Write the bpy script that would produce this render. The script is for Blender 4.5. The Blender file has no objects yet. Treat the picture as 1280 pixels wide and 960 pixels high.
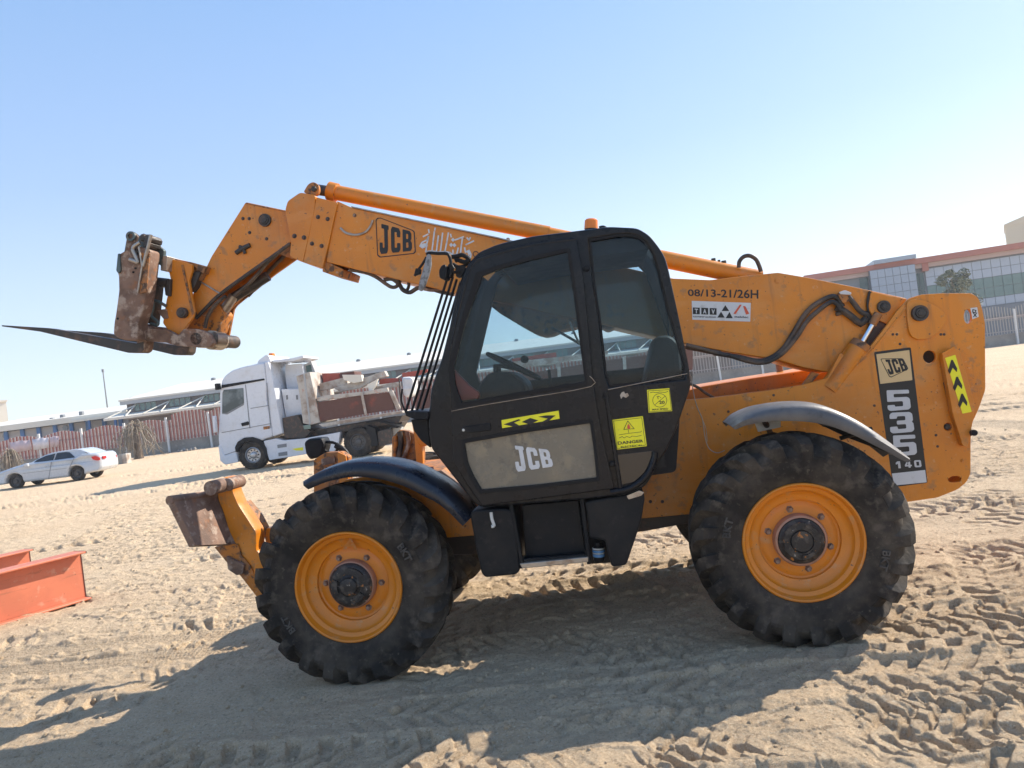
import bpy, bmesh, math, random
import numpy as np
from math import sin, cos, radians, pi, hypot, atan2
from mathutils import Vector, Matrix
random.seed(7); np.random.seed(7)
S = bpy.context.scene
COL = S.collection

# ------------------------------------------------------------------ camera
HY, ROLL, FPX, EYE = 485.0, radians(7.3), 960.0, 1.72
PITCH = math.asin((HY - 480) * cos(ROLL) / FPX)
CF = Vector((0, cos(PITCH), sin(PITCH))); _u0 = Vector((0, -sin(PITCH), cos(PITCH))); _r0 = Vector((1, 0, 0))
CR = _r0 * cos(ROLL) - _u0 * sin(ROLL)
CU = _u0 * cos(ROLL) + _r0 * sin(ROLL)
CC = Vector((0, 0, EYE))
cam = bpy.data.cameras.new('camera'); camo = bpy.data.objects.new('camera', cam); COL.objects.link(camo)
camo.matrix_world = Matrix(((CR.x, CU.x, -CF.x, CC.x), (CR.y, CU.y, -CF.y, CC.y), (CR.z, CU.z, -CF.z, CC.z), (0, 0, 0, 1)))
cam.sensor_fit = 'HORIZONTAL'; cam.sensor_width = 36; cam.lens = 36 * FPX / 1280; cam.clip_start = .05; cam.clip_end = 3000
S.camera = camo

# ------------------------------------------------------------------ sky, sun, exposure
SUN_EL, SUN_AZ = radians(36.5), radians(62)      # azimuth measured from +Y towards +X
W = bpy.data.worlds.new('World'); S.world = W; W.use_nodes = True
wn = W.node_tree.nodes; wl = W.node_tree.links
sky = wn.new('ShaderNodeTexSky'); sky.sky_type = 'NISHITA'; sky.sun_disc = False
sky.sun_elevation = SUN_EL; sky.sun_rotation = SUN_AZ; sky.altitude = 0; sky.air_density = 1.0; sky.dust_density = .8; sky.ozone_density = 2.4
bg = wn['Background']; wl.new(sky.outputs[0], bg.inputs[0]); bg.inputs[1].default_value = .05
# hazy Gulf sky: a smooth pale blue veil over the clear-sky model, by elevation only
g_tc = wn.new('ShaderNodeTexCoord'); g_sp = wn.new('ShaderNodeSeparateXYZ'); g_rp = wn.new('ShaderNodeValToRGB'); g_bg = wn.new('ShaderNodeBackground'); g_ad = wn.new('ShaderNodeAddShader')
wl.new(g_tc.outputs['Generated'], g_sp.inputs[0]); wl.new(g_sp.outputs[2], g_rp.inputs[0]); wl.new(g_rp.outputs[0], g_bg.inputs[0]); g_bg.inputs[1].default_value = .84
_e = g_rp.color_ramp.elements; _e[0].position = 0; _e[0].color = (.53, .585, .62, 1); _e[1].position = 1; _e[1].color = (.09, .20, .44, 1)
for _p, _c in ((.10, (.43, .50, .60)), (.28, (.265, .372, .56)), (.5, (.17, .30, .52))): _x = _e.new(_p); _x.color = (*_c, 1)
wl.new(bg.outputs[0], g_ad.inputs[0]); wl.new(g_bg.outputs[0], g_ad.inputs[1]); wl.new(g_ad.outputs[0], wn['World Output'].inputs[0])
sl = bpy.data.lights.new('sun', 'SUN'); sl.energy = 5.0; sl.angle = radians(.5); sl.color = (1, .91, .79)
so = bpy.data.objects.new('sun', sl); COL.objects.link(so)
sdir = Vector((sin(SUN_AZ) * cos(SUN_EL), cos(SUN_AZ) * cos(SUN_EL), sin(SUN_EL)))
so.rotation_euler = sdir.to_track_quat('Z', 'Y').to_euler(); so.location = (20, 10, 20)
S.view_settings.view_transform = 'Standard'; S.view_settings.look = 'None'; S.view_settings.exposure = .62; S.view_settings.gamma = 1

# ------------------------------------------------------------------ materials
def newmat(name):
    m = bpy.data.materials.new(name); m.use_nodes = True
    return m, m.node_tree.nodes, m.node_tree.links, m.node_tree.nodes['Principled BSDF']
def noise_fac(n, l, scale, lo, hi, detail=6, rough=.6, vec=None, dist=0):
    t = n.new('ShaderNodeTexNoise'); t.inputs['Scale'].default_value = scale; t.inputs['Detail'].default_value = detail
    t.inputs['Roughness'].default_value = rough; t.inputs['Distortion'].default_value = dist
    if vec is None:
        tc = n.new('ShaderNodeTexCoord'); vec = tc.outputs['Object']
    l.new(vec, t.inputs['Vector'])
    r = n.new('ShaderNodeMapRange'); r.inputs[1].default_value = lo; r.inputs[2].default_value = hi; r.clamp = True
    l.new(t.outputs[0], r.inputs[0]); return r.outputs[0]
def mixc(n, l, fac, a, b):
    m = n.new('ShaderNodeMix'); m.data_type = 'RGBA'
    if isinstance(fac, (int, float)): m.inputs[0].default_value = fac
    else: l.new(fac, m.inputs[0])
    for k, v in ((6, a), (7, b)):
        if isinstance(v, tuple): m.inputs[k].default_value = (*v, 1)
        else: l.new(v, m.inputs[k])
    return m.outputs[2]
def mat(name, base, rough=.5, metal=0, layers=(), bump=0, bscale=60, coat=0, rvar=.12):
    """layers: (colour, scale, lo, hi, strength)"""
    m, n, l, p = newmat(name)
    c = base; p.inputs['Base Color'].default_value = (*base, 1)
    for col, sc, lo, hi, *st in layers:
        if isinstance(sc, tuple):
            t_ = n.new('ShaderNodeTexCoord'); mp = n.new('ShaderNodeMapping'); mp.inputs['Scale'].default_value = sc; l.new(t_.outputs['Object'], mp.inputs[0]); f = noise_fac(n, l, 1, lo, hi, vec=mp.outputs[0])
        else: f = noise_fac(n, l, sc, lo, hi)
        if st:
            mu = n.new('ShaderNodeMath'); mu.operation = 'MULTIPLY'; mu.inputs[1].default_value = st[0]; l.new(f, mu.inputs[0]); f = mu.outputs[0]
        c = mixc(n, l, f, c, col)
    if layers: l.new(c, p.inputs['Base Color'])
    p.inputs['Metallic'].default_value = metal; p.inputs['Coat Weight'].default_value = coat
    if rvar:
        f = noise_fac(n, l, 9, .3, .7)
        r = n.new('ShaderNodeMapRange'); r.inputs[3].default_value = max(0, rough - rvar); r.inputs[4].default_value = min(1, rough + rvar)
        l.new(f, r.inputs[0]); l.new(r.outputs[0], p.inputs['Roughness'])
    else: p.inputs['Roughness'].default_value = rough
    if bump:
        f = noise_fac(n, l, bscale, 0, 1)
        b = n.new('ShaderNodeBump'); b.inputs['Strength'].default_value = bump; b.inputs['Distance'].default_value = .01
        l.new(f, b.inputs['Height']); l.new(b.outputs[0], p.inputs['Normal'])
    return m
OR = (.68, .225, .007)
M = {}
M['orange'] = mat('weathered_orange_paint', OR, .42, 0, [((.50, .155, .010), 1.3, .40, .62, .6), ((.52, .28, .10), 4.5, .52, .68, .35), ((.30, .11, .03), (16, 16, 1.3), .56, .70, .45), ((.68, .29, .07), (2.2, 9, 7), .56, .66, .3), ((.30, .15, .06), 11, .585, .68, .65), ((.085, .04, .02), 38, .655, .69, .95), ((.62, .40, .20), 24, .63, .70, .4)], .12, 60, .1)
M['orange_clean'] = mat('rim_orange_paint', (.68, .22, .006), .40, 0, [((.55, .20, .03), 5, .46, .62, .55), ((.50, .30, .14), 12, .58, .68, .5), ((.15, .07, .03), 34, .66, .69, .9)], .1, 60, .1)
M['orange_dirty'] = mat('dirty_orange_paint', (.50, .17, .018), .65, 0, [((.26, .13, .06), 5, .42, .58, .9), ((.07, .04, .025), 20, .53, .60, .9), ((.42, .33, .25), 30, .60, .68, .7)], .4, 50)
M['rust'] = mat('rusty_steel', (.24, .145, .10), .75, .1, [((.12, .075, .055), 6, .44, .62, .9), ((.42, .33, .26), 13, .52, .64, .85), ((.34, .13, .04), 9, .58, .7, .7)], .5, 45)
M['rustdark'] = mat('dark_greasy_steel', (.05, .045, .042), .5, .3, [((.16, .10, .07), 9, .5, .66, .8)], .3, 60)
M['teal'] = mat('grey_green_steel', (.09, .12, .12), .5, .4, [((.22, .15, .10), 11, .52, .64, .9)], .3, 50)
M['steel'] = mat('worn_bare_steel', (.42, .38, .33), .4, .7, [((.20, .12, .07), 14, .5, .7, .7)], .1, 60)
M['chrome'] = mat('cylinder_chrome', (.75, .78, .82), .12, 1, rvar=.04)
M['black'] = mat('black_cab_paint', (.006, .0075, .011), .30, 0, [((.016, .015, .015), 2.6, .45, .70, .6), ((.032, .029, .026), 14, .56, .70, .4), ((.05, .045, .04), (22, 22, 1.6), .60, .70, .4), ((.11, .10, .085), 55, .67, .72, .5)], .08, 40, .1)
M['plastic'] = mat('black_plastic', (.008, .0095, .012), .5, 0, [((.03, .028, .026), 4, .48, .68, .5), ((.08, .07, .06), 18, .58, .74, .35)], .2, 60)
M['fender'] = mat('dusty_black_fender_plastic', (.010, .014, .024), .32, 0, [((.06, .058, .055), 3.5, .48, .72, .45), ((.12, .115, .11), 24, .62, .70, .4)], .1, 60)
M['greyfender'] = mat('sunlit_dusty_grey_fender', (.085, .088, .095), .48, 0, [((.16, .15, .14), 4, .46, .66, .6), ((.05, .05, .05), 9, .56, .66, .6)], .1, 60)  # black plastic coloured greyer for dust, grazing sun and sky sheen
M['rubber'] = mat('dusty_tyre_rubber', (.021, .0185, .016), .8, 0, [((.085, .069, .052), 3.2, .42, .60, .8), ((.035, .03, .027), 7, .5, .62, .7), ((.14, .115, .09), 8, .54, .66, .5), ((.20, .165, .125), 30, .60, .72, .35)], .6, 26)
M['lettering'] = mat('worn_raised_lettering', (.075, .068, .06), .7, 0, [((.025, .025, .025), 12, .5, .6, .8)])
M['seal'] = mat('rubber_seal', (.012, .012, .013), .6, rvar=.05)
M['hub'] = mat('greasy_hub_casting', (.020, .018, .017), .5, .1, [((.09, .075, .06), 18, .50, .60, .8), ((.45, .17, .03), 26, .635, .655, .9), ((.4, .37, .33), 33, .66, .68, .8)], .6, 50)
M['hubring'] = mat('pinkish_hub_ring', (.38, .20, .13), .55, 0, [((.2, .12, .08), 12, .5, .7, .7)])
M['yellow'] = mat('yellow_sticker', (.86, .80, .02), .5, 0, [((.5, .45, .1), 30, .6, .8, .4)])
M['ink'] = mat('black_print', (.012, .012, .012), .5, rvar=.05)
M['redink'] = mat('red_print', (.65, .10, .04), .5, rvar=.05)
M['whitedecal'] = mat('white_decal', (.62, .63, .64), .45, 0, [((.35, .33, .3), 20, .55, .75, .5)])
M['silver'] = mat('silver_decal', (.55, .56, .57), .4, 0, [((.4, .38, .36), 12, .5, .8, .4)])
M['cream'] = mat('cream_decal', (.66, .47, .23), .5, 0, [((.5, .35, .18), 8, .5, .8, .4)])
M['lowglass'] = mat('film_covered_glass', (.125, .122, .103), .25, 0, [((.19, .165, .12), 2.6, .46, .62, .9), ((.26, .215, .14), 9, .56, .66, .6), ((.07, .068, .06), 5, .60, .63, .6)], .25, 9, .5)
M['beacon'] = mat('amber_beacon_plastic', (.95, .24, .02), .25, 0, rvar=0)
M['redcover'] = mat('red_plastic_cover', (.40, .05, .035), .6, 0, [((.25, .05, .04), 12, .5, .7, .6)])
M['pinkrod'] = mat('faded_red_tube', (.42, .13, .11), .5)
M['mirror'] = mat('cracked_mirror_back', (.25, .26, .27), .5, .2, [((.08, .08, .08), 30, .5, .6, .8)])
M['truckwhite'] = mat('white_truck_paint', (.66, .69, .74), .32, 0, [((.5, .47, .42), 2.5, .5, .85, .5)], 0, 30, .4)
M['trailerwhite'] = mat('dirty_white_steel', (.50, .465, .41), .6, 0, [((.26, .18, .13), 2.0, .46, .62, .85), ((.5, .2, .12), 5, .6, .66, .5)], .1, 20)
M['brownsteel'] = mat('brown_primer_steel', (.12, .052, .038), .65, 0, [((.30, .07, .04), 1.4, .60, .72, .8), ((.5, .36, .28), 1.1, .66, .70, .9)], .1, 12)
M['redsteel'] = mat('red_oxide_steel', (.38, .075, .05), .6, 0, [((.2, .06, .05), 2, .5, .7, .6)])
M['girder'] = mat('orange_red_primer', (.62, .19, .10), .5, 0, [((.50, .15, .08), 2.2, .44, .62, .7), ((.36, .13, .07), (3, 30, 30), .60, .68, .6), ((.22, .09, .05), 30, .66, .70, .8), ((.62, .38, .26), 7, .58, .68, .5)], .02, 30)
M['girderedge'] = mat('cut_steel_edge', (.10, .05, .04), .7)
M['carwhite'] = mat('car_white_paint', (.52, .545, .57), .25, 0, coat=.6)
M['darkglass'] = mat('tinted_window', (.012, .014, .017), .08, 0, rvar=0, coat=.5)
M['cabwin'] = mat('truck_window', (.06, .075, .08), .1, 0, [((.16, .19, .20), 1.2, .45, .55, .9)], rvar=0)
M['taillight'] = mat('red_lens', (.6, .02, .02), .2, rvar=0)
M['alloy'] = mat('wheel_alloy', (.45, .46, .48), .35, .8)
M['darkalloy'] = mat('dusty_dark_alloy', (.10, .10, .10), .5, .4)
M['concrete'] = mat('weathered_concrete', (.30, .28, .25), .9, 0, [((.18, .165, .15), .8, .4, .7, .8), ((.42, .39, .34), 4, .55, .75, .6)], .4, 8)
M['whitepost'] = mat('white_painted_post', (.66, .66, .64), .6)
M['picketred'] = mat('red_oxide_pickets', (.30, .10, .075), .6, 0, [((.30, .13, .11), .12, .4, .7, .8)])
M['picketwhite'] = mat('white_pickets', (.42, .36, .34), .6)
M['picketgrey'] = mat('grey_pickets', (.34, .325, .305), .6)
M['wallgrey'] = mat('grey_cladding', (.40, .37, .35), .8, 0, [((.33, .31, .30), .3, .4, .7, .6)])
M['wallbrown'] = mat('brown_grey_wall', (.20, .175, .165), .85, 0, [((.13, .11, .105), .3, .4, .7, .7)])
M['roofcream'] = mat('cream_sheet_roof', (.74, .70, .60), .6, 0, [((.66, .61, .52), .2, .4, .7, .6)])
M['fascia'] = mat('grey_fascia', (.42, .43, .43), .7)
M['bluepaint'] = mat('blue_column_paint', (.055, .15, .34), .6)
M['greenglass'] = mat('green_tinted_glazing', (.12, .20, .18), .18, 0, [((.19, .27, .25), .35, .4, .65, .8)], rvar=0, coat=.3)
M['darkgreenglass'] = mat('dark_green_glazing', (.03, .075, .07), .2, 0, rvar=0, coat=.3)
M['panel'] = mat('blue_grey_facade_panel', (.35, .40, .46), .4, .2, [((.30, .35, .41), .5, .4, .7, .8)], rvar=.08)
M['panel2'] = mat('pale_facade_panel', (.42, .465, .52), .4, .2, [((.36, .41, .47), .5, .4, .7, .8)], rvar=.08)
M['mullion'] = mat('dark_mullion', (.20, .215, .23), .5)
M['orangeband'] = mat('terracotta_parapet', (.45, .17, .12), .7, 0, [((.38, .15, .11), .4, .4, .7, .6)])
M['palepink'] = mat('faded_pink_band', (.50, .36, .30), .8)
M['beige'] = mat('beige_render', (.60, .52, .38), .9)
M['banner'] = mat('white_banner_cloth', (.68, .64, .66), .8)
M['pinkbanner'] = mat('pale_pink_banner_cloth', (.58, .46, .47), .8)
M['bark'] = mat('dry_bark', (.17, .13, .10), .95, 0, [((.28, .22, .16), 3, .4, .7, .8)], .5, 12)
M['dryleaf'] = mat('dry_branches', (.30, .255, .19), .9, 0, [((.19, .155, .12), 2, .4, .65, .8)])
M['leaf'] = mat('dusty_green_leaves', (.16, .18, .12), .7, 0, [((.16, .18, .11), 1.2, .4, .7, .8)])
M['darkint'] = mat('dark_cab_interior', (.02, .02, .022), .6, 0, [((.05, .05, .05), 6, .5, .7, .5)])
M['hose'] = mat('dusty_rubber_hose', (.03, .026, .023), .6, 0, [((.15, .10, .065), 7, .42, .6, .85)], .2, 60)
M['sack'] = mat('white_woven_sack', (.66, .67, .68), .8, 0, [((.5, .5, .5), 4, .4, .7, .6)], .3, 12)
M['bluelabel'] = mat('blue_label', (.12, .33, .62), .4)
M['paleplastic'] = mat('pale_plastic', (.62, .63, .60), .4)
# cab glass: see-through, slightly smoked, dusty, reflecting
m, n, l, p = newmat('dusty_cab_glass'); n.remove(p); M['glass'] = m
for k_ in ('black', 'plastic', 'darkint', 'rubber', 'seal'): M[k_].node_tree.nodes['Principled BSDF'].inputs['Specular IOR Level'].default_value = .22
out = n['Material Output']; tr = n.new('ShaderNodeBsdfTransparent'); tr.inputs[0].default_value = (.80, .87, .90, 1)
gl = n.new('ShaderNodeBsdfGlossy'); gl.inputs['Roughness'].default_value = .04; gl.inputs[0].default_value = (.9, .95, 1, 1)
df = n.new('ShaderNodeBsdfDiffuse'); df.inputs[0].default_value = (.24, .24, .22, 1)
fr = n.new('ShaderNodeFresnel'); fr.inputs[0].default_value = 1.28
m1 = n.new('ShaderNodeMixShader'); m2 = n.new('ShaderNodeMixShader')
f = noise_fac(n, l, 2.4, .38, .85, 8, .65); mu = n.new('ShaderNodeMath'); mu.operation = 'MULTIPLY_ADD'; mu.inputs[1].default_value = .05; mu.inputs[2].default_value = .003
l.new(f, mu.inputs[0]); l.new(mu.outputs[0], m1.inputs[0]); l.new(tr.outputs[0], m1.inputs[1]); l.new(df.outputs[0], m1.inputs[2])
l.new(fr.outputs[0], m2.inputs[0]); l.new(m1.outputs[0], m2.inputs[1]); l.new(gl.outputs[0], m2.inputs[2]); l.new(m2.outputs[0], out.inputs[0])
# sand
m, n, l, p = newmat('sand'); M['sand'] = m
tc = n.new('ShaderNodeTexCoord'); v = tc.outputs['Object']
c = mixc(n, l, noise_fac(n, l, .35, .35, .7, 5, .6, v), (.70, .515, .325), (.77, .595, .395))
c = mixc(n, l, noise_fac(n, l, 3.5, .48, .75, 8, .7, v), c, (.60, .435, .27))
c = mixc(n, l, noise_fac(n, l, 45, .54, .62, 5, .7, v), c, (.50, .355, .23))
c = mixc(n, l, noise_fac(n, l, 75, .56, .64, 4, .7, v), c, (.80, .68, .50))
c = mixc(n, l, noise_fac(n, l, 260, .58, .72, 2, .5, v), c, (.42, .30, .18))
l.new(c, p.inputs['Base Color']); p.inputs['Roughness'].default_value = .95; p.inputs['Specular IOR Level'].default_value = .15
b1 = n.new('ShaderNodeBump'); b1.inputs['Strength'].default_value = 1; b1.inputs['Distance'].default_value = .035
l.new(noise_fac(n, l, 28, 0, 1, 9, .72, v), b1.inputs['Height'])
b2 = n.new('ShaderNodeBump'); b2.inputs['Strength'].default_value = 1; b2.inputs['Distance'].default_value = .010
l.new(noise_fac(n, l, 120, 0, 1, 6, .75, v), b2.inputs['Height']); l.new(b1.outputs[0], b2.inputs['Normal']); l.new(b2.outputs[0], p.inputs['Normal'])

# ------------------------------------------------------------------ object helpers
def smooth(me, ang=35):
    me.polygons.foreach_set('use_smooth', [True] * len(me.polygons))
    me.set_sharp_from_angle(angle=radians(ang))
def link(name, me, parent=None, m=None, sm=35):
    if m is not None:
        me.materials.clear(); me.materials.append(M[m] if isinstance(m, str) else m)
    if sm: smooth(me, sm)
    o = bpy.data.objects.new(name, me); COL.objects.link(o)
    if parent is not None: o.parent = parent
    return o
def tag(o, label, cat, group=None, kind=None):
    if kind: o['kind'] = kind
    if label: o['label'] = label
    if cat: o['category'] = cat
    if group: o['group'] = group
    return o
def empty(name, loc=(0, 0, 0), rz=0, parent=None):
    o = bpy.data.objects.new(name, None); COL.objects.link(o); o.location = loc; o.rotation_euler = (0, 0, rz)
    o.empty_display_size = .2
    if parent is not None: o.parent = parent
    return o
def copy_tree(o, parent=None):
    c = o.copy(); COL.objects.link(c)
    if parent is not None: c.parent = parent
    for ch in list(o.children): copy_tree(ch, c)
    return c
class Frame:
    """a vertical side plane system: x runs to the rear of the vehicle, y away from the camera, z up"""
    def __init__(s, o, a):
        s.o = Vector(o); s.ex = Vector((cos(a), -sin(a), 0)); s.ey = Vector((sin(a), cos(a), 0)); s.a = a
    def P(s, px, py, y=0.):
        d = CF * FPX + CR * (px - 640) - CU * (py - 480)
        w = s.o + s.ey * y - CC; t = w.dot(s.ey) / d.dot(s.ey)
        q = CC + d * t - s.o
        return Vector((q.dot(s.ex), y, q.z))
    def L(s, pts, y): return [(lambda q: (q.x, q.z))(s.P(a, b, y)) for a, b in pts]
def Z(ox, oy, s, pts): return [(ox + a / s, oy + b / s) for a, b in pts]
def rnd(pts, r, n=4):
    out = []; N = len(pts)
    for i in range(N):
        a, b, c = (Vector(pts[i - 1]), Vector(pts[i]), Vector(pts[(i + 1) % N]))
        u, w = a - b, c - b; lu, lw = u.length, w.length
        if lu < 1e-6 or lw < 1e-6: out.append(tuple(b)); continue
        k = min(r, lu * .45, lw * .45); p0 = b + u / lu * k; p1 = b + w / lw * k
        for j in range(n + 1):
            t = j / n; q = p0 * (1 - t) ** 2 + b * 2 * t * (1 - t) + p1 * t * t; out.append((q.x, q.y))
    return out
def circ(cx, cz, r, n=24, rz=None): return [(cx + r * cos(2 * pi * k / n), cz + (rz or r) * sin(2 * pi * k / n)) for k in range(n)]
def flatmesh(loops, y0, y1, bevel=.004):
    cu = bpy.data.curves.new('c', 'CURVE'); cu.dimensions = '2D'; cu.fill_mode = 'BOTH'
    th = (y1 - y0) / 2; bevel = min(bevel, th * .45)
    cu.extrude = max(th - bevel, 0); cu.bevel_depth = bevel; cu.bevel_resolution = 1; cu.offset = -bevel
    for lp in loops:
        sp = cu.splines.new('POLY'); sp.points.add(len(lp) - 1)
        for i, q in enumerate(lp): sp.points[i].co = (q[0], q[1], 0, 1)
        sp.use_cyclic_u = True
    ob = bpy.data.objects.new('c', cu); me = bpy.data.meshes.new_from_object(ob)
    bpy.data.objects.remove(ob); bpy.data.curves.remove(cu)
    ym = (y0 + y1) / 2
    co = np.empty(len(me.vertices) * 3); me.vertices.foreach_get('co', co); co = co.reshape(-1, 3)
    me.vertices.foreach_set('co', np.stack([co[:, 0], ym - co[:, 2], co[:, 1]], 1).ravel()); me.update()
    me.materials.clear(); return me
def join(meshes):
    bm = bmesh.new()
    for m_ in meshes: bm.from_mesh(m_); bpy.data.meshes.remove(m_)
    me = bpy.data.meshes.new('m'); bm.to_mesh(me); bm.free(); return me
class MB:
    def __init__(s): s.v = []; s.f = []
    def add(s, v, f):
        o = len(s.v); s.v += [tuple(q) for q in v]; s.f += [tuple(i + o for i in q) for q in f]; return s
    def box(s, x0, x1, y0, y1, z0, z1):
        return s.add([(x0, y0, z0), (x1, y0, z0), (x1, y1, z0), (x0, y1, z0), (x0, y0, z1), (x1, y0, z1), (x1, y1, z1), (x0, y1, z1)],
                     [(0, 3, 2, 1), (4, 5, 6, 7), (0, 1, 5, 4), (1, 2, 6, 5), (2, 3, 7, 6), (3, 0, 4, 7)])
    def cbox(s, x0, x1, y0, y1, z0, z1, b):
        pr = [(x0 + b, z0), (x1 - b, z0), (x1, z0 + b), (x1, z1 - b), (x1 - b, z1), (x0 + b, z1), (x0, z1 - b), (x0, z0 + b)]
        c = ((x0 + x1) / 2, (z0 + z1) / 2)
        rings = []
        for y, k in ((y0, 1), (y0 + b, 0), (y1 - b, 0), (y1, 1)):
            rings.append([(q[0] - (b if q[0] > c[0] else -b) * k * .9, y, q[1] - (b if q[1] > c[1] else -b) * k * .9) for q in pr])
        return s.loft(rings)
    def loft(s, rings, cap=True, closed=True):
        n = len(rings[0]); v = [q for r in rings for q in r]; f = []
        for i in range(len(rings) - 1):
            for j in range(n if closed else n - 1):
                a = i * n + j; b = i * n + (j + 1) % n; f.append((a, b, b + n, a + n))
        if cap: f.append(tuple(range(n - 1, -1, -1))); f.append(tuple(range((len(rings) - 1) * n, len(rings) * n)))
        return s.add(v, f)
    def tube(s, path, r, n=10):
        P = [Vector(p) for p in path]; rings = []; up = None
        for i, p in enumerate(P):
            t = (P[min(i + 1, len(P) - 1)] - P[max(i - 1, 0)]).normalized()
            if up is None: up = t.orthogonal().normalized()
            up = (up - t * up.dot(t)).normalized(); w = t.cross(up)
            rr = r[i] if isinstance(r, (list, tuple)) else r
            rings.append([p + (up * cos(2 * pi * k / n) + w * sin(2 * pi * k / n)) * rr for k in range(n)])
        return s.loft(rings)
    def lathe(s, prof, n=48, c=(0, 0, 0), cap=False):
        """prof (r, y) revolved round the y axis"""
        rings = [[(c[0] + r * cos(2 * pi * k / n), c[1] + y, c[2] + r * sin(2 * pi * k / n)) for k in range(n)] for r, y in prof]
        return s.loft(rings, cap)
    def mesh(s):
        me = bpy.data.meshes.new('m'); me.from_pydata(s.v, [], s.f); me.validate()
        bm = bmesh.new(); bm.from_mesh(me); bmesh.ops.recalc_face_normals(bm, faces=bm.faces); bm.to_mesh(me); bm.free(); return me
    def build(s, name, m, parent=None, sm=35): return link(name, s.mesh(), parent, m, sm)
def curvepath(pts, n=6):
    P = [Vector(p) for p in pts]; out = []
    for i in range(len(P) - 1):
        a, b, c, d = P[max(i - 1, 0)], P[i], P[i + 1], P[min(i + 2, len(P) - 1)]
        for k in range(n):
            t = k / n
            out.append(.5 * ((2 * b) + (c - a) * t + (2 * a - 5 * b + 4 * c - d) * t * t + (3 * b - a - 3 * c + d) * t ** 3))
    out.append(P[-1]); return out
def lerp2(q, u, v):
    a, b, c, d = q   # TL TR BR BL
    return ((a[0] * (1 - u) + b[0] * u) * (1 - v) + (d[0] * (1 - u) + c[0] * u) * v, (a[1] * (1 - u) + b[1] * u) * (1 - v) + (d[1] * (1 - u) + c[1] * u) * v)

# glyph outlines in a unit box, v downwards
G = {
 '5': [[(0, 0), (1, 0), (1, .19), (.3, .19), (.3, .36), (.9, .36), (1, .46), (1, .9), (.9, 1), (.1, 1), (0, .9), (0, .72), (.32, .72), (.32, .81), (.68, .81), (.68, .56), (0, .56)]],
 '3': [[(.1, 0), (.9, 0), (1, .1), (1, .42), (.93, .49), (1, .56), (1, .9), (.9, 1), (.1, 1), (0, .9), (0, .68), (.32, .68), (.32, .81), (.68, .81), (.68, .59), (.3, .59), (.3, .4), (.68, .4), (.68, .19), (.32, .19), (.32, .3), (0, .3), (0, .1)]],
 '1': [[(.35, 0), (.75, 0), (.75, 1), (.4, 1), (.4, .35), (.1, .45), (.1, .2)]],
 '4': [[(.4, 0), (.8, 0), (.8, .6), (1, .6), (1, .8), (.8, .8), (.8, 1), (.5, 1), (.5, .8), (0, .8), (0, .6)], [(.5, .25), (.5, .6), (.27, .6)]],
 '0': [[(.12, 0), (.88, 0), (1, .15), (1, .85), (.88, 1), (.12, 1), (0, .85), (0, .15)], [(.3, .22), (.7, .22), (.7, .78), (.3, .78)]],
 'J': [[(.22, 0), (1, 0), (1, .15), (.90, .15), (.90, .88), (.78, 1), (.14, 1), (0, .88), (0, .62), (.34, .62), (.34, .80), (.52, .80), (.52, .15), (.22, .15)]],
 'C': [[(.15, 0), (.85, 0), (1, .12), (1, .38), (.64, .38), (.64, .19), (.38, .19), (.38, .81), (.64, .81), (.64, .62), (1, .62), (1, .88), (.85, 1), (.15, 1), (0, .88), (0, .12)]],
 'B': [[(0, 0), (.8, 0), (.95, .12), (.95, .40), (.85, .49), (1, .58), (1, .88), (.86, 1), (0, 1)], [(.38, .17), (.60, .17), (.60, .41), (.38, .41)], [(.38, .58), (.62, .58), (.62, .83), (.38, .83)]],
}
def glyphs(fr, text, quad, y, name, m, parent, gap=.08, t=.0012):
    """text drawn with the outlines above inside a quad of picture points on the plane y"""
    ms = []; n = len(text); w = (1 + gap) / n - gap
    for i, ch in enumerate(text):
        u0 = i * (w + gap); loops = []
        for lp in G[ch]:
            loops.append(fr.L([lerp2(quad, u0 + a * w, b) for a, b in rnd(lp, .05, 2)], y))
        ms.append(flatmesh(loops, y - t, y, .0003))
    return link(name, join(ms), parent, m, 0)
def fonttext(fr, text, quad, y, name, m, parent, off=.02, t=.0008):
    cu = bpy.data.curves.new('t', 'FONT'); cu.body = text; cu.offset = off; cu.resolution_u = 3; cu.fill_mode = 'BOTH'
    ob = bpy.data.objects.new('t', cu); me = bpy.data.meshes.new_from_object(ob); bpy.data.objects.remove(ob); bpy.data.curves.remove(cu)
    co = np.empty(len(me.vertices) * 3); me.vertices.foreach_get('co', co); co = co.reshape(-1, 3)
    lo, hi = co.min(0), co.max(0)
    for i, v_ in enumerate(me.vertices):
        u = (co[i, 0] - lo[0]) / (hi[0] - lo[0]); w = 1 - (co[i, 1] - lo[1]) / (hi[1] - lo[1])
        q = fr.P(*lerp2(quad, u, w), y - t); v_.co = q
    return link(name, me, parent, m, 0)
def pquad(fr, pts, y0, y1, name, m, parent, r=.004, bevel=.002, holes=()):
    return link(name, flatmesh([rnd(fr.L(pts, y0), r, 3)] + [fr.L(h, y0) for h in holes], y0, y1, bevel), parent, m)
def ribbon(fr, strokes, w, y, name, m, parent):
    mb = MB()
    for st in strokes:
        P = [fr.P(a, b, y) for a, b in st]
        for i in range(len(P) - 1):
            d = (P[i + 1] - P[i]); d.normalize(); s_ = Vector((-d.z, 0, d.x)) * w / 2; e = d * w * .3
            mb.add([P[i] - e + s_, P[i] - e - s_, P[i + 1] + e - s_, P[i + 1] + e + s_], [(0, 1, 2, 3)])
    me = bpy.data.meshes.new('m'); me.from_pydata(mb.v, [], mb.f); return link(name, me, parent, m, 0)
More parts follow.
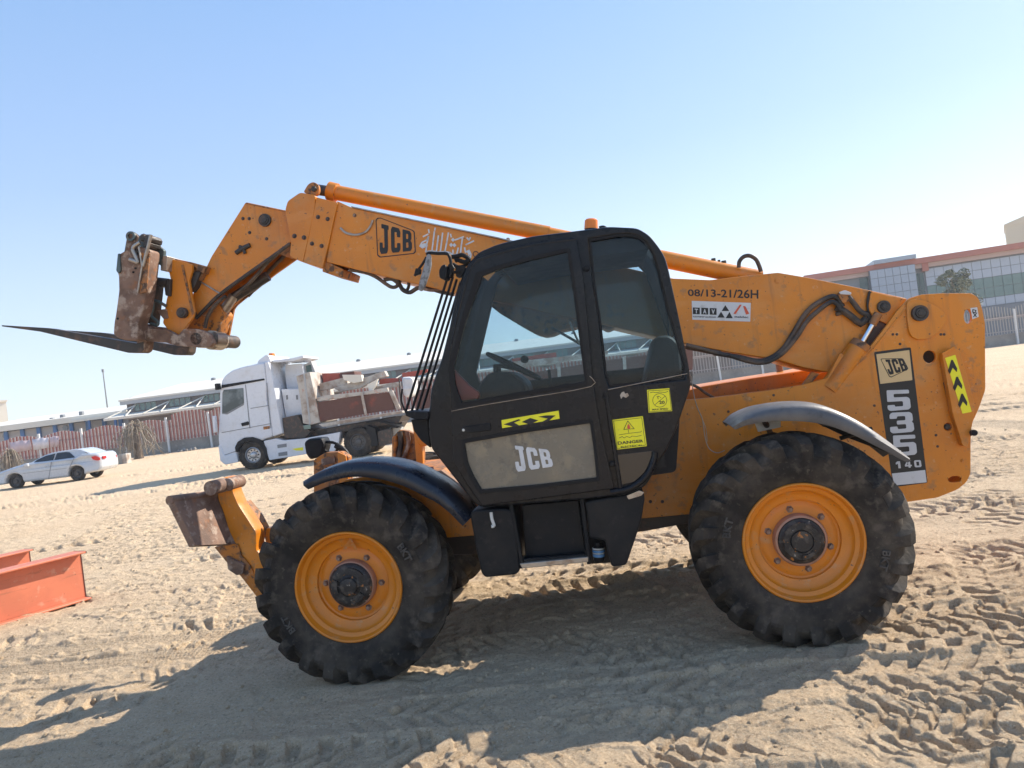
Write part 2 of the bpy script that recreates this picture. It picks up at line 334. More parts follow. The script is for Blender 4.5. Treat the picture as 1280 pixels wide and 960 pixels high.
#@@GROUND
# ------------------------------------------------------------------ ground: one sheet, tyre prints and lumps as real relief
def ground_at(px, py, z=0.):
    d = CF * FPX + CR * (px - 640) - CU * (py - 480); t = (z - EYE) / d.z; return CC + d * t
_perm = np.random.RandomState(3).rand(256, 256).astype(np.float32)
def vnoise(x, y, s):
    x = x * s; y = y * s; xi = np.floor(x).astype(np.int64); yi = np.floor(y).astype(np.int64)
    fx = (x - xi).astype(np.float32); fy = (y - yi).astype(np.float32); fx = fx * fx * (3 - 2 * fx); fy = fy * fy * (3 - 2 * fy)
    a = _perm[xi & 255, yi & 255]; b = _perm[(xi + 1) & 255, yi & 255]; c = _perm[xi & 255, (yi + 1) & 255]; d = _perm[(xi + 1) & 255, (yi + 1) & 255]
    return (a * (1 - fx) + b * fx) * (1 - fy) + (c * (1 - fx) + d * fx) * fy - .5
def sstep(a, b, x):
    t = np.clip((x - a) / (b - a), 0, 1); return t * t * (3 - 2 * t)
def rotxy(x, y, a): return x * cos(a) - y * sin(a), x * sin(a) + y * cos(a)
MO = None
def fbm(x, y, s, o=4, g=.5):
    h = 0; a = 1
    for k in range(o):
        xr, yr = rotxy(x, y, .7 * k + .3); h = h + a * vnoise(xr + 17 * k, yr - 9 * k, s * 2 ** k); a *= g
    return h
TR = []   # (x0,y0,x1,y1,width,pitch,chevron,depth) straight tyre tracks
rg = random.Random(11)
am = radians(7.2)
for (x0, y0, x1, y1) in [(-4, 3.5, 5, 2.3), (-5, 4.35, 6, 2.9), (-6, 7.0, 7, 5.5), (-6, 5.4, 6, 3.9), (-7, 8.4, 8, 7.4),
                         (.6, 1.5, 2.1, 4.2), (1.4, 1.2, 3.6, 6.5), (2.0, 1.5, 6.5, 9.5), (.1, 2.0, .5, 3.9),
                         (3.0, 2.2, 9.5, 8.8), (4.6, 1.2, 7.6, 14), (-1.5, 1.5, -2.6, 5), (3.4, 5.8, 12, 8.0), (3.2, 8.4, 14, 11.5), (3.5, 11, 20, 15), (-3, 12, -12, 6.0), (-2, 16, -16, 9), (4, 20, 22, 17), (6, 16, 30, 25),
                         (-1, 3.2, -4.8, 2.0), (2.2, 3.1, 4.6, 3.4), (1.6, 2.5, 5.5, 4.4), (.8, 3.6, 4.4, 1.9), (2.6, 4.6, 6.2, 2.6), (3.3, 7.6, 9, 6.2), (3.8, 6.6, 10, 11), (5, 5, 9.5, 4.2), (-6, 10.2, 2, 9.6), (-9, 8, -3.2, 10.5)]:
    TR.append((x0, y0, x1, y1, rg.uniform(.40, .46), rg.uniform(.17, .21), rg.choice((-.55, .55, .35)), rg.uniform(.036, .056)))
for k in range(14):
    q0 = rg.uniform(2.2, 6.4); x = rg.uniform(-5, 0); L_ = rg.uniform(4, 8); a = rg.gauss(-.13, .07)
    TR.append((x, q0 + .5, x + L_ * cos(a), q0 + .5 + L_ * sin(a), rg.uniform(.36, .46), rg.uniform(.11, .16), rg.choice((-.7, .7, .5)), rg.uniform(.026, .038)))
for k in range(22):
    x = rg.uniform(-5.5, 7.5); y = rg.uniform(3.4, 9.5); a = rg.gauss(-.2, .5); L_ = rg.uniform(2.5, 6)
    TR.append((x, y, x + L_ * cos(a), y + L_ * sin(a), rg.uniform(.34, .46), rg.uniform(.13, .2), rg.choice((-.6, .6, .3, -.3)), rg.uniform(.026, .042)))
for k in range(40):
    x = rg.uniform(-34, 38); y = rg.uniform(9, 48); a = rg.gauss(0, .35); L_ = rg.uniform(6, 16)
    TR.append((x, y, x + L_ * cos(a), y + L_ * sin(a), rg.uniform(.4, .6), rg.uniform(.2, .3), .5, rg.uniform(.045, .07)))
def height(x, y):
    r = np.hypot(x, y - 0); far = sstep(30, 70, r)
    h = .030 * fbm(x, y, .22, 3) + .022 * fbm(x + .35 * vnoise(x, y, 1.3), y * 1.6, .9, 2)
    patch = .35 + 1.2 * sstep(-.2, .3, fbm(x + 40, y - 7, .55, 2))
    rid = np.abs(fbm(x + 5, y * 1.3 + 3, 2.6, 3, .55)); h += (.030 - .09 * np.minimum(rid, .33)) * .35
    lump = fbm(x - 3, y * 1.3 + 8, 7.0, 3, .6); h += .014 * np.maximum(lump, -.10) * patch
    step = fbm(x * .7 + 11, y * 2.2 - 4, 5.5, 2, .5); h += .010 * sstep(.02, .10, step) * patch
    fine = fbm(x + 2, y + 1, 24, 2, .6); h += .010 * np.abs(fine) * (1 - sstep(9, 16, r)) + .010 * sstep(.12, .3, vnoise(x + 7, y - 3, 13.)) * patch * (1 - sstep(25, 45, r))
    brk = vnoise(x, y, 1.7) + .6 * vnoise(x + 9, y, 4.1)
    jit = .05 * fbm(x, y, 2.2, 2)
    for (x0, y0, x1, y1, w, pit, chev, dep) in TR:
        L = hypot(x1 - x0, y1 - y0); ux, uy = (x1 - x0) / L, (y1 - y0) / L
        d_all = -(x - x0) * uy + (y - y0) * ux; s_all = (x - x0) * ux + (y - y0) * uy
        idx = np.nonzero((np.abs(d_all) < w * .95) & (s_all > -.3) & (s_all < L + .3))[0]
        if len(idx) == 0: continue
        s_ = s_all[idx]; d = d_all[idx] + jit[idx]
        endm = sstep(0, .5, s_) * (1 - sstep(L - .5, L, s_)); ad = np.abs(d)
        inside = 1 - sstep(w * .46, w * .54, ad)
        ph = (s_ + chev * ad + np.where(d > 0, pit / 2, 0)) / pit; fr_ = ph - np.floor(ph)
        bar = sstep(.0, .11, fr_) * (1 - sstep(.40, .52, fr_)) * sstep(.0, .02, ad)
        worn = np.clip(.70 + 1.5 * brk[idx], 0, 1)
        trk = h[idx] * .5 - dep * .15 - dep * bar * worn
        berm = dep * .32 * np.exp(-((ad - w * .62) / (w * .13)) ** 2) * (.5 + brk[idx])
        m_ = inside * endm * np.clip(.85 + 1.3 * brk[idx], .0, 1)
        h[idx] = h[idx] * (1 - m_) + trk * m_ + berm * endm
    # ribbed narrow tracks left of the machine and the wide smooth curved one on the right
    for (cx, cy, R, w, a0, a1, rib, dep) in ((-2.5, 22.6, 16.6, .34, -2.2, -1.35, .045, .012), (-2.7, 23.1, 16.6, .30, -2.2, -1.4, .05, .012), (3.6, 12.2, 4.9, .9, -1.3, .9, .10, .016), (4.4, 13.0, 7.0, .7, -1.3, .6, .1, .014)):
        dx, dy = x - cx, y - cy; rr = np.hypot(dx, dy) - R; an = np.arctan2(dy, dx)
        idx = np.nonzero((np.abs(rr) < w * .6) & (an > a0) & (an < a1))[0]
        if len(idx) == 0: continue
        q = rr[idx]; ins = 1 - sstep(w * .44, w * .56, np.abs(q))
        t_ = -.018 + dep * .5 * np.sign(np.sin(q / rib * 2 * pi)) * np.minimum(1, 3 * np.abs(np.sin(q / rib * 2 * pi))) 
        h[idx] = h[idx] * (1 - ins) + (h[idx] * .3 + t_) * ins
    # level patches carrying the wheels
    for wx, wy in WHEELPTS:
        dd = np.hypot((x - wx) / 1.0, (y - wy) / 1.0); k = 1 - sstep(.18, .55, dd); h = h * (1 - k * .75) + .015 * k * np.exp(-((dd - .3) / .1) ** 2)
    return h * (1 - far * .85)
def build_ground():
    th_f = np.linspace(radians(-39.5), radians(37), 1010)           # azimuth from +Y
    th_c = np.linspace(radians(37), radians(320.5), 70)[1:-1]
    th = np.concatenate([th_f, th_c]); nt = len(th)
    r = np.concatenate([np.linspace(.3, 2.3, 14)[:-1], 2.3 * np.exp(np.linspace(0, math.log(24 / 2.3), 1060)), 24 * np.exp(np.linspace(0, math.log(900 / 24), 190))[1:]]); nr = len(r)
    X = (r[:, None] * np.sin(th)[None]).ravel(); Y = (r[:, None] * np.cos(th)[None]).ravel()
    H = height(X, Y)
    co = np.stack([X, Y, H], 1).astype(np.float32)
    i = np.arange(nr - 1)[:, None]; j = np.arange(nt)[None]; j2 = (j + 1) % nt
    q = np.stack([i * nt + j, (i + 1) * nt + j, (i + 1) * nt + j2, i * nt + j2], -1).reshape(-1, 4)
    # central cap
    c0 = len(co); co = np.vstack([co, [[0, 0, 0]]]).astype(np.float32)
    me = bpy.data.meshes.new('ground')
    nq = len(q); tri = np.stack([np.full(nt, c0), np.arange(nt), (np.arange(nt) + 1) % nt], 1)
    me.vertices.add(len(co)); me.vertices.foreach_set('co', co.ravel())
    li = np.concatenate([q[:, ::-1].ravel(), tri[:, ::-1].ravel()]).astype(np.int32)
    me.loops.add(len(li)); me.loops.foreach_set('vertex_index', li)
    ls = np.concatenate([np.arange(nq) * 4, nq * 4 + np.arange(nt) * 3]).astype(np.int32)
    me.polygons.add(nq + nt); me.polygons.foreach_set('loop_start', ls)
    me.polygons.foreach_set('use_smooth', np.ones(nq + nt, bool))
    me.update(calc_edges=True); me.validate()
    me.materials.append(M['sand'])
    o = bpy.data.objects.new('ground', me); COL.objects.link(o); o['kind'] = 'structure'; o['label'] = 'pale rutted sand covered with tyre prints'
    return o
# machine frame
HUBZ = .61; TYR = .635
def solve_frame():
    a, b = ground_at(436.5, 733, HUBZ), ground_at(1003.5, 677.5, HUBZ)
    d = b - a; ang = atan2(-d.y, d.x); f0 = Frame((0, 0, 0), ang)
    o = a - f0.ey * .05; o.z = 0
    return Frame(o, ang), hypot(d.x, d.y)
F, WB = solve_frame()
def mw(x, y): q = F.o + F.ex * x + F.ey * y; return (q.x, q.y)
WHEELPTS = [mw(0, .2), mw(WB, .2), mw(0, 2.15), mw(WB, 2.15)]
build_ground()

# ------------------------------------------------------------------ the telehandler
TH = empty('telehandler', F.o, -F.a)
tag(TH, 'big orange telescopic handler with black cab and raised boom standing on the sand', 'telehandler')
def pl(name, px, y0, y1, m, parent=TH, r=.015, bevel=.004, holes=(), n=4):
    return link(name, flatmesh([rnd(F.L(px, y0), r, n)] + [F.L(h, y0) for h in holes], y0, y1, bevel), parent, m)
def pin(name, px, py, y0, y1, r, m='rustdark', parent=TH, collar=None):
    q = F.P(px, py, y0); mb = MB()
    mb.lathe([(0.001, y0), (r * .55, y0), (r * .6, y0 + .006), (r * .85, y0 + .006), (r, y0 + .014), (r, y1), (0.001, y1)], 24, (q.x, 0, q.z))
    if collar: mb.lathe([(r, y0 + .012), (collar, y0 + .012), (collar * 1.02, y0 + .02), (collar * 1.02, y1), (r, y1)], 24, (q.x, 0, q.z))
    return mb.build(name, m, parent)
def tubepx(name, px, y, r, m, parent=TH, sm=5, n=10):
    ys = y if isinstance(y, (list, tuple)) else [y] * len(px)
    return MB().tube(curvepath([F.P(a, b, c) for (a, b), c in zip(px, ys)], sm), r, n).build(name, m, parent)
def rodpx(name, a, ya, b, yb, r, m, parent=TH, n=16):
    return MB().tube([F.P(*a, ya), F.P(*b, yb)], r, n).build(name, m, parent)
BOLTM = {}
def bolts(name, pts, y, r, m, parent, t=.014):
    key = (round(r, 4), m, t)
    if key not in BOLTM:
        mb = MB(); mb.lathe([(0.001, -t), (r * .8, -t), (r, -t * .6), (r, -.003), (r * 1.5, -.002), (r * 1.5, .002)], 8); me = mb.mesh(); smooth(me, 30); me.materials.append(M[m]); BOLTM[key] = me
    for a, b in pts:
        o = bpy.data.objects.new('bolt', BOLTM[key]); COL.objects.link(o); o.parent = parent; q = F.P(a, b, y); o.location = (q.x, y, q.z); o.rotation_euler = (0, random.random() * 3, 0)
# ---- wheels
def tyre_mesh():
    mb = MB()
    prof = [(.338, .05), (.352, .028), (.37, .020), (.40, .008), (.45, -.002), (.50, -.003), (.505, .001), (.51, -.001), (.535, .012), (.56, .034), (.577, .065), (.585, .12), (.589, .2),
            (.585, .28), (.577, .335), (.56, .366), (.535, .388), (.50, .403), (.45, .402), (.40, .392), (.37, .38), (.338, .35)]
    mb.lathe(prof, 96)
    NL = 21
    for side in (0, 1):
        for k in range(NL):
            th0 = 2 * pi * (k + .5 * side) / NL
            st = [(.195, .602, .634, 0, .030), (.15, .600, .635, .07, .032), (.10, .598, .634, .155, .036), (.055, .588, .630, .23, .041), (.018, .572, .614, .285, .046), (-.006, .535, .578, .31, .046), (-.010, .500, .518, .325, .042)]
            rings = []
            for (yy, rb, rt, dth, hw) in st:
                th = th0 - dth; w = hw / .62
                y_ = yy if side == 0 else .4 - yy
                so_ = -.006 if rt < .6 else 0
                y2 = y_ + (so_ if side == 0 else -so_)
                rb -= .028
                pts = []
                for (rr, dt, yq) in ((rb, -w * 1.25, y_ + (.012 if side == 0 else -.012) * (rt < .6)), (rt, -w * .82, y2), (rt, w * .82, y2), (rb, w * 1.25, y_ + (.012 if side == 0 else -.012) * (rt < .6))):
                    pts.append((rr * cos(th + dt), yq, rr * sin(th + dt)))
                rings.append(pts)
            mb.loft(rings)
    return mb.mesh()
def rim_mesh():
    mb = MB()
    mb.lathe([(.352, .036), (.347, .020), (.340, .016), (.333, .022), (.330, .040), (.322, .060), (.312, .064), (.300, .072), (.296, .090), (.286, .105), (.262, .118), (.240, .124), (.236, .145), (.225, .150), (.205, .142), (.190, .140), (.150, .140), (.132, .136), (.132, .30), (.30, .30), (.335, .38), (.35, .385)], 72)
    return mb.mesh()
def letters_on_tyre(fr_c, text, r, a0, parent, size=.045, y=-.006):
    pass
TYM, RIM = tyre_mesh(), rim_mesh()
smooth(TYM, 32); smooth(RIM, 30); TYM.materials.append(M['rubber']); RIM.materials.append(M['orange_clean'])
def hubmesh(kind):
    mb = MB()
    if kind:   # rear: flat painted cap
        mb.lathe([(.112, .15), (.118, .09), (.112, .078), (.098, .072), (.094, .066), (.06, .064), (.056, .070), (.052, .060), (.001, .058)], 40)
        for k in range(3):
            a = k * 2.1 + .4; rings = []
            for j in range(5):
                t = a + j * .22; rings.append([(rr * cos(t), yy, rr * sin(t)) for rr, yy in ((.068, .066), (.07, .058), (.09, .058), (.092, .068))])
            mb.loft(rings)
    else:      # front: planetary hub with ribs
        mb.lathe([(.118, .16), (.122, .075), (.112, .06), (.095, .052), (.062, .055), (.05, .046), (.045, .030), (.03, .024), (.001, .024)], 40)
        for k in range(3):
            a = k * 2.094 + .55; rings = []
            for j in range(6):
                t = a + j * .19; rings.append([(rr * cos(t), yy, rr * sin(t)) for rr, yy in ((.066, .06), (.068, .040), (.100, .044), (.104, .062))])
            mb.loft(rings)
    return mb.mesh()
def bmesh_text_ring(text, r, a_mid, size, y):
    """raised sidewall lettering bent round the tyre (reads with its foot to the hub)"""
    cu = bpy.data.curves.new('t', 'FONT'); cu.body = text; cu.extrude = .06; cu.offset = .02; cu.size = 1; cu.resolution_u = 2
    ob = bpy.data.objects.new('t', cu); me = bpy.data.meshes.new_from_object(ob); bpy.data.objects.remove(ob); bpy.data.curves.remove(cu); me.materials.clear()
    xs = [v_.co.x for v_ in me.vertices]; mid = (min(xs) + max(xs)) / 2
    for v_ in me.vertices:
        t = a_mid - (v_.co.x - mid) * size / r; rr = r + v_.co.y * size
        v_.co = (rr * cos(t), y - .006 - v_.co.z * .10, rr * sin(t))
    return me
_nb = MB(); _nb.lathe([(.001, .116), (.013, .116), (.015, .122), (.015, .137), (.022, .137), (.022, .1425)], 6); NUT = _nb.mesh(); smooth(NUT, 30); NUT.materials.append(M['rust'])
def wheel(x, y, kind, flip=False, rot=0.):
    w = empty('wheel', (x, y, HUBZ), pi if flip else 0, TH)
    t = link('tyre', TYM, w, None, 0); t.rotation_euler = (0, rot, 0)
    link('rim', RIM, w, None, 0)
    hb_ = hubmesh(kind); hb_.transform(Matrix.Diagonal((1.16, 1, 1.16, 1))); link('hub', hb_, w, 'hub')
    mb = MB()
    mb.lathe([(.155, .142), (.155, .100), (.148, .085), (.136, .080), (.130, .15)], 40); mb.build('hub_ring', 'hubring', w)
    for k in range(6 if not flip else 0):
        a = radians(40 + 60 * k) if kind else radians(-5 + 60 * k)
        o = bpy.data.objects.new('wheel_nut', NUT); COL.objects.link(o); o.parent = w; o.location = (.184 * cos(a), 0, .184 * sin(a)); o.rotation_euler = (0, k, 0)
    if not flip:
        for a_ in ((-18, 162) if kind else (25, 205)): link('raised_lettering', bmesh_text_ring('BKT', .425, radians(a_), .062, -.003), w, 'lettering', 0)
    return w
wheel(0, 0, 0, rot=.1); wheel(WB, 0, 1, rot=.05)
for x in (0, WB):
    wheel(x, 2.35, 1, True, .2)
fonttext(F, 'A', [(431, 673), (445, 673), (447, 687), (428, 687)], .092, 'painted_letter', 'orange_dirty', TH, .03)
# ---- axles, belly, chassis
mb = MB()
for x in (0, WB):
    mb.lathe([(.10, .16), (.13, .3), (.12, .5), (.10, .62), (.14, .8), (.2, 1.05), (.2, 1.3), (.14, 1.5), (.10, 1.75), (.12, 1.85), (.13, 2.05), (.1, 2.2)], 20, (x, 0, HUBZ))
    mb.box(x - .16, x + .16, .9, 1.45, HUBZ - .1, HUBZ + .22)
mb.build('axle', 'rustdark', TH)
belly = [(-.35, .62), (-.2, .86), (.5, .95), (1.9, .9), (3.2, .85), (3.3, .7), (2.9, .66), (1.9, .58), (1.2, .56), (.9, .52), (.3, .56)]
link('belly_shadow_frame', flatmesh([belly], .96, 1.38, .01), TH, 'rustdark')  # dark chassis core, added to give shadow under the machine
MB().cbox(.75, 2.15, 1.45, 2.25, .55, 1.25, .03).build('engine_box', 'plastic', TH)
# main chassis side plate with the tower, near and far
ch_px = [(846, 501), (890, 497), (930, 492), (967, 487), (1003, 481), (1035.5, 472), (1056, 461), (1071.5, 450), (1090, 431), (1107.5, 408), (1121, 389), (1136, 373), (1152, 368), (1180, 366.5), (1215, 366.5), (1223, 372),
         (1228, 386), (1231.5, 404), (1232, 487), (1224, 510), (1215, 530), (1213.5, 551), (1213.5, 592), (1208, 603), (1197, 612), (1172, 622), (1138, 627), (1100, 632), (1000, 642), (859, 643), (805, 648), (760, 650), (760, 505)]
slotA = circ(1210, 395.5, 5, 16, 9); slotB = [(1184.5, 599), (1190, 595.5), (1198, 595), (1202, 598), (1200.5, 602), (1192, 603), (1187, 602.5)]
holeC = circ(1162, 446, 8, 20); holeD = circ(1185, 533.5, 5, 16)
pl('chassis_plate', ch_px, .86, .89, 'orange', holes=[slotA, slotB, holeC, holeD], r=.02)
far_px = F.L(ch_px, .86)
link('far_chassis_plate', flatmesh([[(a, b - .02) for a, b in rnd(far_px, .02)]], 1.42, 1.45, .004), TH, 'orange')
# edge returns closing the rear of the tower
rr_ = F.L([(1229, 420), (1229, 487), (1213, 528), (1210, 590), (1195, 608)], .89); mb = MB()
for i in range(len(rr_) - 1):
    a, b = rr_[i], rr_[i + 1]; mb.add([(a[0] - .02, .892, a[1]), (a[0], .892, a[1]), (a[0], 1.418, a[1]), (a[0] - .02, 1.418, a[1]), (b[0] - .02, .892, b[1]), (b[0], .892, b[1]), (b[0], 1.418, b[1]), (b[0] - .02, 1.418, b[1])], [(0, 3, 2, 1), (4, 5, 6, 7), (0, 1, 5, 4), (1, 2, 6, 5), (2, 3, 7, 6), (3, 0, 4, 7)])
mb.build('tower_back', 'orange', TH)
pl('boss_plate', Z(1080, 360, 8, [(430, 140), (490, 112), (600, 118), (700, 160), (790, 225), (832, 275), (828, 330), (770, 420), (700, 480), (640, 510), (540, 518), (480, 490), (450, 430), (432, 300)]), .838, .86, 'orange', r=.03)
pin('boom_pivot_pin', 1152, 391, .795, .90, .036, 'rustdark', TH, .052)
pin('bolt', 1185, 533.5, .855, .87, .022, 'hub'); 
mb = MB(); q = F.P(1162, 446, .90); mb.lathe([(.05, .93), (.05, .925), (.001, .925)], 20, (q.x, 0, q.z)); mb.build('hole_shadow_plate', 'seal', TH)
bolts('bolt_group', [(1176, 418), (1180, 418), (1116, 418), (1121, 418), (1125, 430), (1093, 507), (1170, 544), (1172, 558), (967, 494), (942.5, 508.5), (910.5, 514.5), (910, 526.5), (949, 513), (965, 510)], .86, .006, 'rustdark', TH, .006)
pin('boss_ring', 1204, 576, .85, .865, .014, 'orange', TH, .022)
pl('key_sticker', [(1213, 385), (1221.5, 384), (1223.5, 396), (1215.5, 399)], .8585, .8598, 'whitedecal', r=.002, bevel=.0003)
ribbon(F, [[(1216, 387), (1220, 388), (1219, 391), (1216, 390), (1216, 387)], [(1216.5, 391), (1220.5, 396)], [(1221, 391), (1217, 396)]], .006, .858, 'key_symbol', 'ink', TH)
# lamp bracket with chevron sticker at the rear
zr = lambda pts: Z(1080, 430, 5.05, pts)
pl('rear_bracket', zr([(495, 62), (572, 20), (610, 50), (700, 380), (690, 480), (655, 650), (625, 645), (560, 440), (500, 100)]), .80, .858, 'orange', r=.02)
pl('bracket_lip', zr([(490, 58), (572, 14), (578, 24), (496, 70)]), .785, .80, 'orange_clean', r=.003)
st = pl('chevron_sticker', zr([(512, 88), (577, 68), (680, 428), (622, 440)]), .7975, .7992, 'yellow', r=.004, bevel=.0005)
for k in range(3):
    u = k * 0.30; base = [(512 + u * 110, 88 + u * 352), (577 + u * 103, 68 + u * 360)]
    cx = (base[0][0] + base[1][0]) / 2 + 12; cy = (base[0][1] + base[1][1]) / 2 + 66
    pts = [(cx - 26, cy + 26), (cx - 6, cy - 44), (cx + 4, cy - 44), (cx + 32, cy + 10), (cx + 30, cy + 34), (cx + 4, cy + 6), (cx - 14, cy + 46)]
    pl('chevron', zr(pts), .7958, .797, 'ink', st, r=.002, bevel=.0003)
rodpx('bracket_slot', (1180, 478), .855, (1189, 517), .855, .006, 'rustdark')
rodpx('rear_light_stub', (1213, 541), .86, (1218, 541), .75, .02, 'plastic')
# model panel
y5 = .8588
P_TL, P_TR, P_BR, P_BL = (1092.5, 440), (1138.5, 434), (1159.6, 603.5), (1116.5, 609)
pnl = pl('model_panel', [P_TL, P_TR, P_BR, P_BL], y5, .8599, 'ink', r=.012, bevel=.0004)
def pq(y, pts, m, name, r=.003): return pl(name, zr(pts), y - .0012, y, m, pnl, r=r, bevel=.0003)
pq(.8586, [(78, 65), (286, 38), (306, 228), (103, 252)], 'cream', 'cream_field')
pq(.8586, [(176, 818), (386, 795), (396, 873), (192, 893)], 'whitedecal', 'white_field')
lg = zr([(102, 92), (246, 90), (282, 158), (170, 212), (158, 206)])
def outline(pts, w, y, name, m, parent, r=.012):
    o_ = rnd(F.L(pts, y), r, 4); c = Vector((sum(p_[0] for p_ in o_) / len(o_), sum(p_[1] for p_ in o_) / len(o_)))
    i_ = []
    for p_ in o_:
        d = Vector(p_) - c; i_.append(tuple(c + d * (1 - w / max(d.length, .01))))
    return link(name, flatmesh([o_, i_], y - .001, y, .0002), parent, m, 0)
outline(lg, .006, .857, 'logo_frame', 'ink', pnl)
glyphs(F, 'JCB', zr([(125, 100), (250, 92), (276, 165), (160, 196)]), .857, 'logo_letters', 'ink', pnl, .05)
glyphs(F, '5', zr([(142, 292), (282, 288), (297, 412), (150, 424)]), .857, 'numeral', 'silver', pnl)
glyphs(F, '3', zr([(160, 434), (302, 428), (319, 553), (166, 566)]), .857, 'numeral', 'silver', pnl)
glyphs(F, '5', zr([(182, 578), (322, 572), (336, 697), (190, 712)]), .857, 'numeral', 'silver', pnl)
glyphs(F, '140', zr([(194, 742), (358, 732), (364, 776), (200, 786)]), .857, 'numeral', 'silver', pnl, .10)
# ---- engine cover beyond the boom
link('engine_cover', flatmesh([rnd(F.L([(846, 530), (846, 492), (877, 483), (940, 472.5), (1003, 463), (1062, 452), (1062, 560)], 1.46), .02)], 1.46, 2.2, .012), TH, 'orange')
rodpx('stub_post', (975, 466), 2.0, (972, 440), 2.0, .028, 'rust')
tubepx('cable', [(858, 478), (872, 484), (880, 490), (893, 498)], [.9, .92, .95, 1.0], .010, 'hose')
tubepx('loose_wire', [(864, 470), (867, 492), (872, 510), (878, 524), (881, 545), (886, 560), (896, 566), (906, 563)], .80, .003, 'steel', n=6)
tubepx('loose_wire', [(866, 484), (870, 505), (876, 520), (882, 535), (884, 552)], .81, .0022, 'steel', n=6)
bolts('bolt_group', [(831, 576), (828, 627), (813, 627), (843.7, 545)], .86, .008, 'rustdark', TH, .008)
# ---- boom
BY0, BY1 = .945, 1.385
boom_px = [(407.5, 327.5), (421, 251), (440, 259.5), (520, 276), (617, 297), (730, 322.5), (841, 348), (888, 350), (925, 345.5), (972.7, 340.7), (1010, 347), (1060, 357), (1092, 364), (1134, 373), (1131, 384), (1112, 406), (1102, 425), (1085, 447), (1060, 462),
           (1035.6, 465.5), (1003, 459), (971, 449.5), (910, 440), (859, 430), (760, 407), (690, 393), (640, 381), (567.5, 366), (480, 345)]
boom = pl('boom', boom_px, BY0, BY1, 'orange', r=.012, bevel=.006)
rib_pts = [F.P(*p_, BY0) for p_ in ((440, 259.5), (617, 297), (730, 322.5))]
mb = MB()
for a, b in zip(rib_pts, rib_pts[1:]): mb.add([(a.x, BY0 - .018, a.z), (b.x, BY0 - .018, b.z), (b.x, BY0 + .05, b.z), (a.x, BY0 + .05, a.z), (a.x, BY0 - .018, a.z + .008), (b.x, BY0 - .018, b.z + .008), (b.x, BY0 + .05, b.z + .008), (a.x, BY0 + .05, a.z + .008)], [(0, 3, 2, 1), (4, 5, 6, 7), (0, 1, 5, 4), (1, 2, 6, 5), (2, 3, 7, 6), (3, 0, 4, 7)])
mb.build('top_flange', 'steel', boom)  # pale steel colour stands in for the flange's sunlit edge
zA = lambda pts: Z(120, 220, 4, pts)
col = pl('boom_head_collar', zA([(958, 125), (1020, 82), (1098, 96), (1090, 180), (1034, 432), (968, 402), (975, 330), (945, 170)]), .925, 1.405, 'orange', r=.02)
pl('wear_plate', zA([(1102, 106), (1208, 132), (1165, 330), (1133, 460), (1036, 432)]), .928, 1.40, 'orange', r=.01)
pl('slide_block', zA([(1146, 425), (1236, 466), (1226, 504), (1130, 478)]), .96, 1.37, 'orange_dirty', r=.01)
pl('boom_ear', zA([(1035, 82), (1060, 40), (1085, 28), (1110, 40), (1116, 70), (1104, 98)]), 1.0, 1.04, 'orange_dirty', r=.02)
pin('ear_pin', 120 + 1086 / 4, 220 + 62 / 4, .98, 1.06, .022)
bolts('bolt_group', zA([(1110, 205), (1158, 215), (1080, 338), (1128, 350)]), .926, .011, 'rustdark', boom, .012)
bolts('bolt_group', zA([(992, 300), (1040, 308)]), .923, .012, 'rustdark', boom, .012)
pin('boss_ring', 972, 350.5, .935, .95, .022, 'orange', boom, .034)
# curved hose guard mark near the head
tubepx('hose_loop', Z(360, 210, 4, [(262, 300), (290, 325), (340, 335), (385, 322), (410, 295), (424, 262)]), .938, .009, 'steel', boom)
bolts('bolt_group', Z(360, 210, 4, [(333, 237), (1100, 358)]), .944, .010, 'rust', boom)
# top cylinder
z3 = lambda pts: Z(360, 210, 4, pts)
def cylp(name, a, b, y, r, m, parent=TH): return rodpx(name, a, y, b, y, r, m, parent, 28)
cylp('extension_cylinder', (419, 240.5), (686, 292.5), 1.165, .058, 'orange_clean')
cylp('extension_cylinder', (686, 294.5), (951, 349), 1.165, .063, 'orange_clean')
cylp('cylinder_gland', (411, 238.5), (421, 241), 1.165, .072, 'orange_clean')
cylp('cylinder_rod', (396, 237), (412, 239.5), 1.165, .042, 'rustdark')
mb = MB()
for (a, b, r_) in ((892, 326, .016), (899, 328, .010), (905, 329, .018)):
    q = F.P(a, b, 1.165); mb.tube([q - Vector((0, 0, .03)), q + Vector((0, 0, .018))], r_, 12)
mb.build('hose_fitting', 'rustdark', TH)
tubepx('hose', Z(850, 310, 5.333, [(392, 130), (396, 90), (425, 58), (465, 52), (505, 75), (528, 120), (540, 158)]), 1.1, .015, 'hose')
# hoses lying on the boom side
zb = lambda pts: Z(850, 310, 5.333, pts)
tubepx('hose', zb([(40, 648), (140, 672), (250, 702), (400, 728), (520, 752), (610, 730), (690, 668), (760, 560), (820, 460), (890, 385), (1000, 325), (1050, 335), (1085, 392)]), .92, .017, 'hose', boom)
tubepx('hose', zb([(330, 715), (420, 745), (520, 765), (600, 752), (690, 695), (780, 590), (845, 490), (920, 420), (1000, 362), (1045, 372), (1070, 415)]), .905, .016, 'hose', boom)
tubepx('hose', zb([(1040, 395), (1090, 420), (1140, 455), (1200, 500), (1240, 470)]), .92, .024, 'hose', boom)
tubepx('hose', zb([(1120, 320), (1160, 370), (1200, 420), (1245, 445)]), .91, .018, 'hose', boom)
tubepx('hose', zb([(1040, 440), (1110, 430), (1180, 480), (1215, 520)]), .93, .016, 'hose', boom)
tubepx('hose', zb([(1268, 290), (1256, 330), (1252, 380), (1258, 430)]), .93, .010, 'hose', boom)
